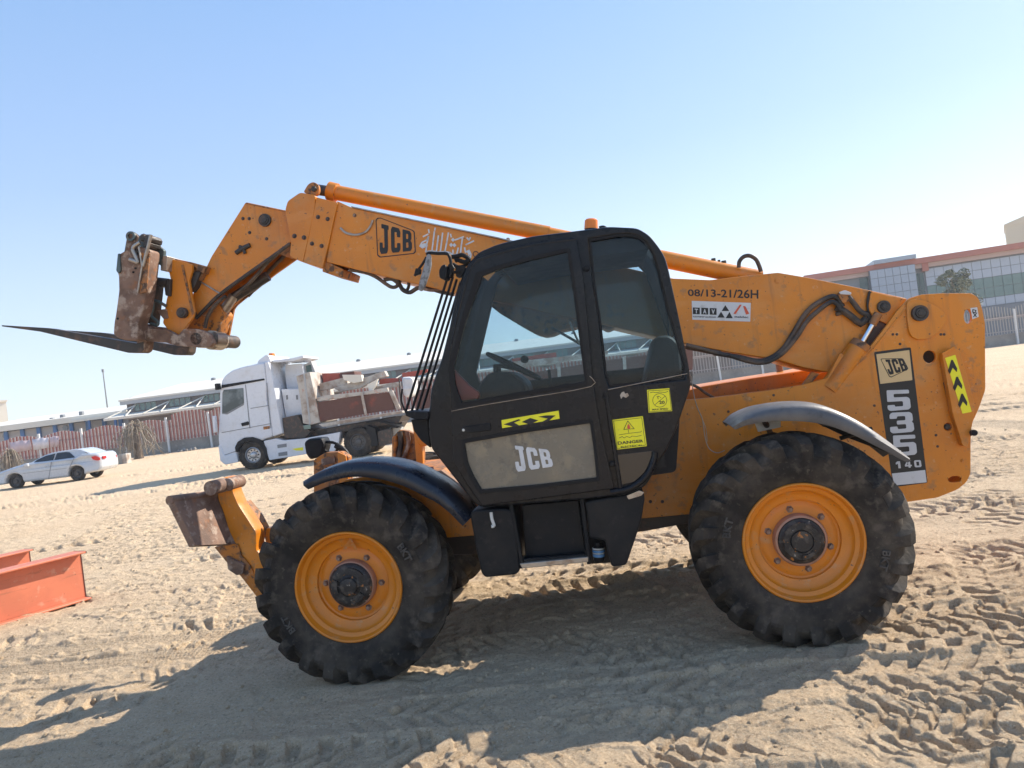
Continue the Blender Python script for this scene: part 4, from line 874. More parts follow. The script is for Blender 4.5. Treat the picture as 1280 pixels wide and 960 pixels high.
tubepx('seal_line', [(564, 514), (600, 507), (660, 497), (739, 483), (737, 470)], .052, .0022, 'steel', dr, sm=3, n=6)
tubepx('seal_line', [(564, 512), (562, 470), (561, 455), (570, 405), (584, 352), (592, 330), (612, 321), (660, 308), (721, 299)], .052, .0020, 'rubber', dr, sm=3, n=6)
tubepx('seal_line', [(760, 487), (800, 479), (859, 467)], .086, .0025, 'steel', TH, sm=3, n=6)
pl('door_handle', zw([(262, 180), (380, 165), (382, 195), (300, 205), (262, 200)]), .042, .058, 'plastic', dr, r=.006)
bolts('bolt_group', [zw([(267, 194)])[0]], .042, .006, 'paleplastic', dr, .004)
glyphs(F, 'JCB', zl([(378, 62), (552, 84), (572, 162), (398, 188)]), .0665, 'logo_letters', 'whitedecal', dr, .06)
ys = pl('arrow_sticker', zw([(427, 152), (668, 112), (672, 146), (430, 186)]), .0535, .0548, 'yellow', dr, r=.002, bevel=.0004)
for pts in ([(436, 170), (500, 148), (508, 152), (480, 163), (505, 176), (480, 180)], [(512, 160), (548, 143), (582, 153), (548, 171)], [(582, 138), (615, 132), (655, 132), (620, 160), (590, 164), (622, 146)]):
    pl('arrow_mark', zw(pts), .0518, .0532, 'ink', ys, r=.001, bevel=.0003)
# side stickers
zp = lambda pts: Z(760, 480, 10.67, pts)
s1 = pl('speed_sticker', zp([(520, 78), (820, 55), (856, 360), (542, 382)]), CY0 - .0026, CY0 - .0012, 'yellow', r=.003, bevel=.0003)
ribbon(F, [zp([(690 + 94 * cos(a), 218 + 90 * sin(a)) for a in np.linspace(0, 2 * pi, 24)]), zp([(622, 280), (765, 160)]), zp([(535, 92), (818, 75), (845, 350), (552, 372), (535, 92)])], .0028, CY0 - .003, 'ring_sign', 'ink', s1)
fonttext(F, '20', zp([(680, 225), (755, 222), (758, 266), (684, 268)]), CY0 - .003, 'number', 'ink', s1, .03); ribbon(F, [zp([(652, 162), (664, 174), (676, 162), (688, 168)]), zp([(664, 174), (668, 200)]), zp([(698, 178), (704, 184)])], .0035, CY0 - .003, 'arabic_number', 'ink', s1)
fonttext(F, 'MAX SPEED', zp([(590, 330), (800, 318), (802, 342), (592, 354)]), CY0 - .003, 'small_print', 'ink', s1, .02); ribbon(F, [zp([(560, 118), (600, 108), (640, 118), (690, 106), (760, 112), (800, 100)])], .003, CY0 - .003, 'arabic_print', 'ink', s1)
s2 = pl('danger_sticker', zp([(58, 478), (464, 428), (518, 828), (108, 876)]), CY0 - .0026, CY0 - .0012, 'yellow', r=.003, bevel=.0003)
ribbon(F, [zp([(76, 494), (450, 450), (498, 816), (120, 860), (76, 494)]), zp([(145, 680), (230, 665), (300, 655), (440, 640), (445, 625)]), zp([(272, 612), (278, 655)]), zp([(150, 720), (190, 700), (215, 720), (250, 700), (290, 715), (320, 695), (380, 700), (445, 685)])], .0028, CY0 - .003, 'sticker_lines', 'ink', s2)
outline(zp([(205, 610), (262, 486), (356, 598)]), .006, CY0 - .003, 'warning_triangle', 'ink', s2, .002); pl('flame_mark', zp([(255, 590), (258, 555), (272, 530), (290, 556), (300, 585), (278, 602)]), CY0 - .0042, CY0 - .003, 'redink', s2, r=.001, bevel=.0003)
fonttext(F, 'DANGER', zp([(126, 768), (468, 738), (474, 776), (132, 812)]), CY0 - .003, 'danger_word', 'ink', s2, .03); fonttext(F, 'ELECTRICAL', zp([(170, 830), (460, 802), (464, 824), (174, 852)]), CY0 - .003, 'small_print', 'ink', s2, .02)
pl('paint_chip', zp([(160, 150), (185, 110), (215, 100), (225, 130), (262, 120), (280, 155), (240, 185), (200, 165), (175, 200)]), CY0 - .0015, CY0 - .0008, 'steel', r=.002, bevel=.0003)
# lower corner tube and hinges
tubepx('corner_tube', [(757, 490), (768, 560), (776, 612)], .075, .013, 'black', sm=3)
tubepx('corner_tube', zl([(1050, 95), (1045, 130), (1020, 190), (980, 235), (920, 270), (840, 285)]), .07, .020, 'black')
pl('quarter_pane', zl([(870, 108), (1040, 88), (1030, 130), (1000, 190), (950, 235), (885, 250)]), CY0 - .004, CY0 + .001, 'darkglass', r=.006)
for a, b in ((757, 496), (733, 335), (765, 580)): pin('hinge', a, b, .06, .1, .018, 'plastic')
pl('corner_gusset', zl([(1055, 90), (1090, 100), (1105, 165), (1065, 175), (1040, 150)]), .12, .3, 'plastic', r=.008)
# interior
gp = lambda a, b, y: F.P(a, b, y)
q = gp(560, 500, .5)
pl('seat_cushion', [(752, 500), (855, 492), (850, 520), (760, 530)], .30, .78, 'darkint', r=.05, bevel=.04)
pl('seat_backrest', [(800, 500), (818, 420), (838, 418), (850, 430), (856, 500)], .30, .78, 'darkint', r=.06, bevel=.05)
pl('seat_base', [(770, 530), (850, 520), (845, 590), (775, 600)], .35, .75, 'darkint', r=.03)
pl('dashboard', [(598, 482), (610, 466), (636, 464), (655, 478), (665, 520), (655, 600), (600, 590), (585, 530)], .34, .86, 'darkint', r=.04, bevel=.02)
pl('interior_cover', zq([(218, 640), (290, 715), (332, 745), (330, 768), (262, 778), (235, 740)]), .13, .2, 'redcover', r=.01)
a_, b_ = gp(664, 468, .46), gp(620, 447, .46); c_ = (a_ + b_) / 2; ax = (b_ - a_).normalized(); nrm = Vector((ax.z, 0, -ax.x)); mb = MB()
mb.tube([c_ + (ax * cos(t) + Vector((0, 1, 0)) * sin(t)) * .19 for t in np.linspace(0, 2 * pi, 28)], .014, 10); mb.tube([c_, c_ + nrm * -.05 + ax * .1, gp(625, 500, .46)], .03, 10)
for t in (0, 2.1, 4.2): mb.tube([c_, c_ + (ax * cos(t) + Vector((0, 1, 0)) * sin(t)) * .19], .009, 8)
mb.build('steering_wheel', 'darkint', TH)
tubepx('control_lever', [(690, 500), (688, 478), (686, 462)], .55, .010, 'darkint'); pin('lever_knob', 655, 449, .5, .56, .026, 'darkint')
pl('console', [(700, 480), (760, 474), (760, 560), (710, 565)], .60, .85, 'darkint', r=.03)
tubepx('wiper', [(712, 402), (722, 425), (733, 440)], .93, .008, 'steel'); tubepx('wiper', [(690, 410), (715, 424), (735, 436)], .97, .010, 'rustdark')
pl('ceiling_lining', [(620, 322), (700, 306), (800, 296), (812, 312), (700, 326), (630, 340)], .16, .88, 'darkint', r=.02)
# beacon, mirrors, windscreen guard
pb, pt = gp(739, 292, .5), gp(739, 274, .5)
mb = MB(); mb.tube([pb, pb.lerp(pt, .35)], .042, 20); mb.build('beacon_base', 'plastic', TH)
mb = MB(); mb.tube([pb.lerp(pt, .32), pb.lerp(pt, .9), pt], [.046, .043, .034], 24); mb.build('beacon', 'beacon', TH)
tubepx('aerial_lump', [(749, 285), (754, 284), (758, 286)], .4, .012, 'plastic')
pl('mirror', Z(460, 260, 8, [(585, 470), (602, 456), (625, 465), (632, 560), (610, 660), (560, 800), (530, 832), (503, 820), (505, 760), (545, 620)]), .0, .03, 'mirror', r=.02, bevel=.01)
tubepx('mirror_arm', Z(460, 260, 8, [(585, 490), (545, 560), (500, 620), (465, 680)]), .01, .008, 'plastic', sm=2); pl('mirror_clip', Z(460, 260, 8, [(475, 600), (530, 610), (520, 660), (455, 680)]), .0, .03, 'plastic', r=.006)
tubepx('mirror_arm', Z(460, 260, 8, [(590, 470), (610, 450), (700, 455), (790, 458), (820, 500), (835, 570), (860, 610)]), .02, .010, 'plastic', sm=3)
pl('side_lamp', Z(460, 260, 8, [(705, 620), (735, 570), (770, 560), (790, 600), (785, 700), (760, 715), (712, 700)]), .02, .14, 'plastic', r=.02, bevel=.01); pl('side_lamp', Z(460, 260, 8, [(795, 560), (835, 545), (842, 640), (828, 690), (795, 690)]), .06, .14, 'plastic', r=.015, bevel=.01)
tubepx('cable', Z(460, 260, 8, [(840, 490), (900, 480), (940, 470), (985, 490), (1010, 520), (960, 540), (900, 520), (870, 530)]), .1, .014, 'seal'); tubepx('cable', Z(460, 260, 8, [(850, 560), (900, 590), (960, 580), (1000, 540)]), .12, .012, 'seal')
pl('lamp_bracket', Z(460, 260, 8, [(870, 600), (960, 575), (980, 600), (930, 690), (880, 690)]), .1, .16, 'plastic', r=.01)
for i, (a, b, y_) in enumerate((((560, 345), (507, 515), .10), ((566, 346), (514, 516), .17), ((571, 349), (520, 517), .24), ((576, 352), (526, 518), .31))): rodpx('guard_bar', a, y_, b, y_, .0085, 'seal', n=8)
pl('guard_foot', zw([(18, 115), (120, 118), (118, 150), (60, 148), (25, 135)]), .06, .42, 'plastic', r=.006); tubepx('guard_stay', zw([(25, 120), (5, 70), (10, 20)]), .06, .006, 'seal', sm=2)
tubepx('guard_stay', [(552, 347), (565, 341), (576, 340)], .1, .010, 'seal')
pl('front_cab_panel', zw([(45, 150), (118, 150), (128, 270), (90, 240), (60, 200)]), .16, .6, 'plastic', r=.01)
# ------------------------------------------------------------------ background: a facing plane at distance Y
class BG(Frame):
    def __init__(s, Y, a=0., X=0.): Frame.__init__(s, (X, Y, 0), a)
def slab(fr, pts, y0, y1, name, m, parent, holes=(), bevel=.01): return link(name, flatmesh([fr.L(pts, 0)] + [fr.L(h, 0) for h in holes], y0, y1, bevel), parent, m, 30)
# ---- perimeter fence
FY = 64.
fe = empty('perimeter_fence', (0, FY, 0)); tag(fe, 'long picket fence of red and white bars on a low block wall behind the yard', 'fence')
MB().box(-60, 60, -.12, .12, -.4, .88).build('base_wall', 'concrete', fe); MB().box(-60, 60, -.16, .16, .885, .95).build('wall_coping', 'concrete', fe)
pm = MB().box(-.075, .075, -.30, -.15, -.3, 2.9).mesh(); pm.materials.append(M['whitepost'])
for k in range(33):
    x = -57.3 + k * 3.55
    o = bpy.data.objects.new('post', pm); COL.objects.link(o); o.parent = fe; o.location = (x, 0, .05 * random.random()); o.rotation_euler = (0, random.gauss(0, .012), 0)
ra, rb, rg_ = MB(), MB(), MB()
x = -59.5; k = 0
while x < 59.5:
    ph = ((x + 57.3) % 3.55) / 3.55; top = 3.02 + .32 * sin(pi * ph) + random.uniform(-.03, .03)
    tgt = rg_ if x > 14 else (ra if k % 2 == 0 else rb)
    w = .030 if tgt is not ra else .056
    if x > 14 and k % 2: pass
    else: tgt.box(x - w, x + w, -.03, .03, .96, top - (.42 if x < -28.6 else 0))
    x += .145 if x < 14 else .12; k += 1
for t, nm, mm in ((ra, 'red_picket_rows', 'picketred'), (rb, 'white_picket_rows', 'picketwhite'), (rg_, 'grey_picket_rows', 'picketgrey')):
    o = t.build(nm, mm, fe, 0); o['kind'] = 'stuff'
mb = MB()
for z_ in (1.15, 2.2): mb.box(-60, 60, .035, .075, z_, z_ + .06)
mb.box(14, 60, -.075, -.035, 2.3, 2.4); mb.build('fence_rail', 'picketwhite', fe)
# banners hung on the fence
def banner(px, m, label):
    f_ = BG(FY - .4); L = f_.L(px, 0); mb = MB(); n = 12; rings = []
    for i in range(n + 1):
        t = i / n; b_ = Vector(L[0]).lerp(Vector(L[1]), t); c_ = Vector(L[3]).lerp(Vector(L[2]), t); rings.append([(b_.x, .05 * sin(t * 17), b_.y - .04 * sin(t * pi * 3)), (c_.x, .07 * sin(t * 14 + 1), c_.y)])
    mb.loft(rings, cap=False, closed=False); o = mb.build('banner', m); o.location = (0, FY - .4, 0); sm_ = o.modifiers.new('s', 'SOLIDIFY'); sm_.thickness = .02
    tag(o, label, 'banner', 'banners on the left fence')
banner([(40, 549), (61, 546.5), (61, 559.5), (42, 563)], 'banner', 'white cloth banner hung on the fence behind the parked car')
banner([(62, 546), (74, 545), (73.5, 558), (62, 559.5)], 'pinkbanner', 'pale pink cloth hung on the fence just right of the white banner')
banner([(12, 553), (38, 549.5), (40, 562), (14, 567)], 'pinkbanner', 'wide faded pink cloth on the fence left of the white banner')
# ---- left warehouse
fa = BG(86.); wa = empty('warehouse', (fa.o.x, fa.o.y, 0)); tag(wa, 'long low grey warehouse with cream eaves and blue columns at the far left', 'warehouse')
x0, x1 = fa.P(-60, 540).x, fa.P(159, 508).x; ztop = fa.P(100, 519).z
MB().box(x0, x1, 0, 26, -.5, ztop - .8).build('wall', 'wallgrey', wa); 
mb = MB(); mb.loft([[(x0 - .3, -.7, ztop - .72), (x0 - .3, -.7, ztop - .1), (x0 - .3, 13, ztop + 1.0), (x0 - .3, 27, ztop - .1), (x0 - .3, 27, ztop - .7)], [(x1 + .2, -.7, ztop - .72), (x1 + .2, -.7, ztop - .1), (x1 + .2, 13, ztop + 1.0), (x1 + .2, 27, ztop - .1), (x1 + .2, 27, ztop - .7)]]); mb.build('roof', 'roofcream', wa)
for k in range(10):
    xx = fa.P(29 + 20.7 * (k - 3), 540).x
    if x0 < xx < x1: MB().box(xx - .2, xx + .2, -.25, -.002, -.3, ztop - .75).build('column', 'bluepaint', wa)
for (a, b) in ((8, 537), (57, 524), (94, 516), (70, 520)):
    q_ = fa.P(a, b); MB().cbox(q_.x - .2, q_.x + .2, 1, 1.5, q_.z - .3, q_.z + .12, .05).build('roof_vent', 'mullion', wa)
for (a, b) in ((82, 534.5), (7, 545)):
    q_ = fa.P(a, b); MB().lathe([(.001, -.1), (.3, -.1), (.32, -.01)], 14, (q_.x, 0, q_.z)).build('wall_fan', 'mullion', wa)
q_ = fa.P(158, 519); MB().box(q_.x - 6, q_.x, -2.4, -.75, q_.z - .1, q_.z + .15).build('canopy', 'roofcream', wa)
for xx in (q_.x - 3, q_.x - .15): MB().box(xx - .1, xx + .1, -2.35, -2.1, -.3, q_.z - .1).build('canopy_post', 'bluepaint', wa)
# pale building and mast
fb = BG(130.); a_, b_ = fb.P(-30, 506), fb.P(7.5, 502); o = empty('pale_building', (b_.x, fb.o.y, 0), radians(41)); a_.x = -9; b_.x = 0; MB().box(a_.x, b_.x, 0, 12, -.5, b_.z).build('wall', 'roofcream', o); MB().box(a_.x, b_.x + .2, -.2, 12.2, b_.z, b_.z + .3).build('parapet', 'roofcream', o); tag(o, 'pale square building end at the left edge of the photo', 'building')
a_, b_ = fb.P(135, 515), fb.P(130, 465); mb = MB(); mb.tube([(a_.x, 0, 0), (a_.x, 0, b_.z)], [.16, .09], 8); mb.tube([(a_.x, 0, b_.z), (a_.x, 0, b_.z + .5)], .2, 8); o = mb.build('mast', 'mullion'); o.location = (fb.o.x, fb.o.y, 0); tag(o, 'thin dark mast rising above the left warehouse roof', 'mast')
# ---- middle warehouse
fc = BG(80.); wb = empty('warehouse', (fc.o.x, fc.o.y, 0)); tag(wb, 'long warehouse with cream sloping roof, green windows and strutted canopy behind the truck', 'warehouse')
x0, x1 = fc.P(160, 520).x, fc.P(1066, 400).x
MB().box(x0, x1, 0, 30, -.5, 5.42).build('wall', 'wallbrown', wb)
mb = MB(); mb.loft([[(x, -.6, 5.46), (x, -.6, 5.62), (x, 15, 7.45), (x, 30.5, 5.7), (x, 30.5, 5.4), (x, 15, 7.2)] for x in (x0 - .5, x1 + .3)]); mb.build('roof', 'roofcream', wb)
MB().box(x0 - .4, x1 + .2, -.55, -.02, 5.1, 5.455).build('eave_fascia', 'fascia', wb)
mb = MB(); mb.loft([[(x, 0, 5.43), (x, 30, 5.43), (x, 15, 7.0)] for x in (x0 + .01, x0 + .2)]); mb.build('gable', 'fascia', wb)
MB().box(x0 - .2, x1, -.12, -.004, 3.55, 4.15).build('canopy_band', 'wallgrey', wb)
mb = MB(); mb.loft([[(x, -2.6, 3.62), (x, -2.6, 3.86), (x, -.12, 4.2), (x, -.12, 4.05)] for x in (x0 - 1.2, x1)]); mb.build('canopy', 'roofcream', wb)
x = x0 + .8; k = 0
while x < x1 - 2:
    w_ = 2.3
    o = MB().box(x, x + w_, -.06, -.003, 4.32, 5.06).build('window', 'greenglass', wb)
    mm_ = MB()
    for j in range(5): xx = x + j * w_ / 4; mm_.box(xx - .04, xx + .04, -.09, -.062, 4.32, 5.06)
    mm_.build('mullion', 'wallbrown', o)
    if k % 1 == 0:
        mb = MB(); mb.tube([(x + .2, -.05, 5.0), (x + .2, -2.5, 3.9)], .06, 6); mb.tube([(x + .2, -.1, 4.95), (x - 1.6, -2.5, 3.92)], .06, 6); mb.build('canopy_strut', 'roofcream', wb)
    x += 3.6; k += 1
for (a, b) in ((267, 478), (386, 461), (448, 451.5), (511, 442), (579, 433), (645, 421.5), (716, 411), (790, 401)):
    q_ = BG(94.).P(a, b); MB().cbox(q_.x - .24, q_.x + .24, 13.8, 14.4, 7.2, 7.62, .1).build('roof_vent', 'mullion', wb)
for k in range(7):
    xx = x0 + 6 + k * 9.5; MB().box(xx, xx + 3.6, -.1, -.004, -.2, 3.3).build('roller_door', 'fascia' if k % 2 else 'mullion', wb)
# grey block at the gable, left
a_, b_ = fc.P(158, 497), fc.P(166, 530); o = MB().box(a_.x, b_.x - .6, 1, 5, -.3, a_.z).build('block', 'fascia'); o.location = (0, 80, 0); o.name = 'stair_tower'; tag(o, 'narrow grey block between the two warehouses on the left', 'building')
# ---- glazed office building on the right
fg = Frame((fc.P(1076, 400).x, 87.5, 0), radians(16)); gb = empty('office_building', fg.o, -fg.a); tag(gb, 'glass fronted office building with terracotta parapet behind the right fence', 'office building')
XR = fg.P(1400, 380).x
def gx(a, b=380): return fg.P(a, b).x
zt = fg.P(1142, 324).z
MB().box(-2, XR, .3, 6, -.5, zt - 1.1).build('wall', 'mullion', gb)
MB().box(-2.2, XR, -.5, 6.2, zt - .62, zt).build('parapet', 'orangeband', gb); MB().box(-2.2, XR, -.2, 6.2, zt - 1.1, zt - .622).build('upper_band', 'palepink', gb)
MB().box(gx(1090, 330), gx(1143, 325), -1.0, 8, zt + .003, zt + .45).build('plant_screen', 'panel', gb)
MB().box(gx(1152, 335), gx(1160, 335), -.3, .29, zt - 1.5, zt - .63).build('entry_band', 'orangeband', gb)
pcache = {}
def panes(xa, xb, rows, cols, y, first_m):
    cw = (xb - xa) / cols
    for (za, zb_, m_) in rows:
        key = (round(cw, 3), round(zb_ - za, 3), m_)
        if key not in pcache:
            me = MB().cbox(.02, cw - .02, -.03, .0, .02, zb_ - za - .02, .008).mesh(); me.materials.append(M[m_]); pcache[key] = me
        for c_ in range(cols):
            o = bpy.data.objects.new('pane' if 'glass' in m_ else 'panel', pcache[key]); COL.objects.link(o); o.parent = gb
            o.location = (xa + c_ * cw, y, za); o.rotation_euler = (random.gauss(0, .004), 0, random.gauss(0, .004))
za, zb2 = gx(1090), gx(1147)
MB().box(za, zb2, -1.0, .29, -.5, zt - .63).build('front_bay', 'mullion', gb)
panes(za, zb2, [(zt - .65 - .92 * (k + 1), zt - .65 - .92 * k, 'panel') for k in range(8)], 6, -1.05, 0)
panes(gx(1078), za - .05, [(zt - 1.2 - 2.2 * (k + 1), zt - 1.2 - 2.2 * k, 'darkgreenglass') for k in range(4)], 1, .25, 0)
panes(zb2 + .1, gx(1160), [(zt - 1.6 - 2.0 * (k + 1), zt - 1.6 - 2.0 * k, 'darkgreenglass') for k in range(4)], 2, .25, 0)
xa = gx(1160) + .15; nc = int((XR - xa) / .92)
z0 = zt - 1.25
panes(xa, xa + nc * .92, [(z0 - .95, z0, 'panel2'), (z0 - 1.9, z0 - .95, 'panel2'), (z0 - 3.0, z0 - 1.9, 'greenglass'), (z0 - 4.1, z0 - 3.0, 'greenglass'), (z0 - 5.0, z0 - 4.1, 'panel2')], nc, .2, 0)
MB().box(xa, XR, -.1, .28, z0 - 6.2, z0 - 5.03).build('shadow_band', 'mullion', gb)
# low roofs seen just left of it
MB().box(-7, -.3, 2, 16, 0, zt - 1.5).build('side_wing', 'roofcream', gb); MB().box(-7.1, -.35, 1.8, 16.2, zt - 1.5, zt - 1.2).build('wing_coping', 'fascia', gb); MB().box(-3.6, -.4, .5, 1.9, 0, zt - 1.9).build('wing_front', 'panel', gb)
fy = BG(125.); q_ = fy.P(1256, 283); o = empty('beige_building', (q_.x, 125, 0), radians(-33)); q_ = Vector((0, 0, q_.z)); MB().box(q_.x, q_.x + 14, 0, 12, -.5, q_.z).build('wall', 'beige', o); mb = MB(); mb.loft([[(q_.x - .1, yy, q_.z), (q_.x + 14, yy, q_.z), (q_.x + 14, yy, q_.z + 1.5), (q_.x + 4.5, yy, q_.z + 1.6), (q_.x - .1, yy, q_.z + .3)] for yy in (-.1, 12)]); mb.build('roof', 'beige', o)
MB().box(q_.x + 2.6, q_.x + 5, -.08, -.003, q_.z - 2.2, q_.z - .6).build('window', 'panel', o); tag(o, 'beige rendered building rising behind the office building at the right edge', 'building')
# ---- trees
def leaves(pts_r, n, size, rs, flat=.6):
    v, f = [], []
    for i in range(n):
        c, r = rs.choice(pts_r); d = Vector((rs.gauss(0, 1), rs.gauss(0, 1), rs.gauss(0, 1))).normalized() * r * rs.uniform(.35, 1) ** .6; p_ = Vector(c) + d
        a = Vector((rs.gauss(0, 1), rs.gauss(0, 1), rs.gauss(0, flat))).normalized(); b = a.cross(Vector((rs.gauss(0, 1), rs.gauss(0, 1), rs.gauss(0, 1)))).normalized(); s_ = size * rs.uniform(.5, 1.3)
        k = len(v); v += [p_ - a * s_, p_ + b * s_ * .35, p_ + a * s_, p_ - b * s_ * .35]; f.append((k, k + 1, k + 2, k + 3))
    me = bpy.data.meshes.new('m'); me.from_pydata([tuple(q) for q in v], [], f); return me
rs = random.Random(5)
tb = BG(71.); base = tb.P(1203, 420); tr_ = empty('tree', (base.x, 71, 0)); tag(tr_, 'dusty green tree in front of the glazed office building', 'tree')
H = tb.P(1195, 345).z; cl = []; mb = MB(); mb.tube([(0, 0, 0), (.1, 0, H * .3), (-.1, .1, H * .55), (-.4, 0, H * .8)], [.16, .12, .09, .03], 8)
for k in range(22):
    t = rs.uniform(.45, 1.0); a = rs.uniform(0, 6.28); L_ = rs.uniform(.5, 1.9); e = Vector((-.2 + cos(a) * L_, sin(a) * L_, H * t + .4)); mb.tube([(-.1, .05, H * (t - .25)), e], [.05, .015], 5); cl.append((e, rs.uniform(.35, .75)))
mb.build('trunk', 'bark', tr_); link('crown', leaves(cl, 4200, .16, rs), tr_, 'leaf', 0)
def drytree(px, py_b, py_t, Y, spread, label, nb=60):
    f_ = BG(Y); b_ = f_.P(px, py_b); t_ = f_.P(px, py_t); o = empty('dry_tree', (b_.x, Y, 0)); tag(o, label, 'tree'); H = t_.z
    mb = MB()
    for k in range(5):
        a = rs.uniform(0, 6.28); mb.tube([(cos(a) * .25, sin(a) * .25, -.1), (cos(a) * .2, sin(a) * .2, H * .5), (cos(a) * .15 * rs.uniform(.3, 2), sin(a) * .15, H * rs.uniform(.85, 1))], [.16, .13, .05], 7)
    mb.build('trunk', 'bark', o); mb = MB()
    for k in range(nb):
        a = rs.uniform(0, 6.28); L_ = spread * rs.uniform(.3, 1); z0_ = H * rs.uniform(.7, 1.0); dz = rs.uniform(.2, .95) * z0_
        p0 = Vector((0, 0, z0_)); p1 = Vector((cos(a) * L_ * .6, sin(a) * L_ * .6, z0_ + rs.uniform(-.1, .15))); p2 = Vector((cos(a) * L_, sin(a) * L_, max(.05, z0_ - dz)))
        mb.tube(curvepath([p0, p1, p2], 3), [.035] * 3 + [.025] * 3 + [.01], 4)
        for j in range(5):
            t = rs.uniform(.3, 1); q0 = p1.lerp(p2, t); mb.tube([q0, q0 + Vector((rs.gauss(0, .35), rs.gauss(0, .35), -rs.uniform(.2, 1.1)))], [.018, .006], 3)
    mb.build('branches', 'dryleaf', o, 0)
drytree(173, 568, 527, 58., 1.9, 'dry drooping tree with bare branches against the red fence')
drytree(14, 588, 562, 58., 1.1, 'small dry bush at the fence behind the front of the car', 34)
# litter at the wall foot and blocks
fk = BG(51.); a_, b_ = fk.P(138, 581), fk.P(158, 569); o = empty('concrete_block', (a_.x, 51, 0)); MB().cbox(0, (b_.x - a_.x) * .72, 0, .6, -.1, .62, .03).build('block_side', 'concrete', o); MB().cbox((b_.x - a_.x) * .73, b_.x - a_.x, -.03, .62, -.1, .66, .03).build('block_end', 'trailerwhite', o); tag(o, 'long concrete block with a pale end lying behind the parked car', 'block')
for i, (a, b, w_, m_, lb_) in enumerate(((247, 560.5, 1.3, 'sack', 'flat white litter heap at the wall foot left of the truck'), (262, 557.5, .8, 'leaf', 'small green weed clump at the wall foot near the truck'), (236, 563.5, .9, 'concrete', 'grey rubble pile at the foot of the fence wall'))):
    q_ = ground_at(a, b); ms = MB(); rr = random.Random(i)
    for k in range(14):
        x_, y_ = rr.gauss(0, w_ * .5), rr.gauss(0, .3); s_ = rr.uniform(.08, .2); ms.loft([[(x_ + s_ * cos(t) * u, y_ + s_ * sin(t) * u, z_) for t in np.linspace(0, 5.2, 6)] for u, z_ in ((1, 0), (1.1, s_ * .5), (.5, s_ * rr.uniform(.8, 1.6)))])
    o = ms.build('rubble' if i != 1 else 'weed_clump', m_); o.location = (q_.x, q_.y, 0); tag(o, lb_, 'rubble' if i != 1 else 'weed')
# ------------------------------------------------------------------ road wheels for truck, trailer and car
def road_wheel(parent, x, y, r, w, rimm='alloy', spokes=10, rr=.55, flip=False):
    o = empty('wheel', (x, y, r), pi if flip else 0, parent); mb = MB()
    mb.lathe([(r * rr, .01), (r * (rr + .08), -.005), (r * .85, -.012), (r * .95, .015), (r, .06), (r, w * .5), (r, w - .06), (r * .93, w - .01), (r * .6, w)], 40)
    if not flip:
        for k in range(36):
            a = 2 * pi * k / 36; mb.loft([[(rr_ * cos(a + d_), yy, rr_ * sin(a + d_)) for rr_, d_ in ((r - .01, -.05), (r + .008, -.04), (r + .008, .04), (r - .01, .05))] for yy in (.04, w - .04)])
    mb.build('tyre', 'rubber', o)
    mb = MB(); mb.lathe([(r * rr, .012), (r * rr * .93, .0), (r * rr * .88, .03), (r * rr * .80, .07), (r * rr * .45, .075), (r * rr * .42, .02), (r * rr * .30, .0), (.001, .0)], 32); mb.build('rim', rimm, o)
    if not flip:
        key = ('ro', round(r, 3), round(rr, 2))
        if key not in BOLTM:
            q_ = MB(); q_.lathe([(.001, .060), (r * .055, .060), (r * .055, .078)], 8); me = q_.mesh(); me.materials.append(M['rustdark']); q_ = MB(); q_.lathe([(.001, -.012), (.014, -.012), (.014, .02)], 6); m2_ = q_.mesh(); m2_.materials.append(M['rustdark']); BOLTM[key] = (me, m2_)
        for k in range(spokes + 10):
            big = k < spokes; a = 2 * pi * k / spokes if big else 2 * pi * (k - spokes + .5) / 10; R_ = r * rr * (.64 if big else .36)
            p_ = bpy.data.objects.new('rim_opening' if big else 'wheel_nut', BOLTM[key][0 if big else 1]); COL.objects.link(p_); p_.parent = o; p_.location = (R_ * cos(a), 0, R_ * sin(a))
    return o
# ---- tractor unit
FT = Frame((-9.45, 27.25, 0), radians(3.5))
tk = empty('truck_tractor', FT.o, -FT.a); tag(tk, 'white high roof truck tractor pulling the flatbed with scrap steel', 'truck')
zt3 = lambda pts: Z(260, 430, 4.741, pts)
def tp(name, pts, y0, y1, m, parent=tk, r=.03, bevel=.01, holes=()): return link(name, flatmesh([rnd(FT.L(zt3(pts), 0), r, 3)] + [FT.L(zt3(h), 0) for h in holes], y0, y1, bevel), parent, m)
TW = 2.45
cabp = [(58, 560), (62, 470), (68, 400), (66, 300), (78, 215), (100, 185), (140, 155), (200, 135), (330, 108), (345, 250), (345, 330), (362, 420), (372, 490), (380, 548), (330, 566), (318, 575), (300, 565), (262, 556), (225, 556), (190, 572), (172, 600), (166, 640), (178, 692), (150, 700), (98, 712), (70, 690)]
tp('cab_body', cabp, .03, TW - .03, 'truckwhite', r=.10, bevel=.05)
tp('cab_rear_section', [(330, 106), (352, 104), (372, 170), (395, 290), (415, 400), (438, 530), (380, 549), (362, 420), (345, 250)], .06, TW - .06, 'truckwhite', r=.03, bevel=.03)
tp('air_deflector', [(280, 120), (288, 96), (335, 62), (350, 68), (362, 104), (352, 108), (330, 110)], .15, TW - .15, 'truckwhite', r=.05, bevel=.02)
tp('visor_strip', [(78, 243), (332, 204), (335, 214), (80, 262)], .012, .03, 'plastic', r=.01, bevel=.004)
tp('side_window', [(84, 290), (92, 272), (208, 260), (212, 350), (108, 408), (82, 408)], .016, .03, 'cabwin', r=.02, bevel=.003)
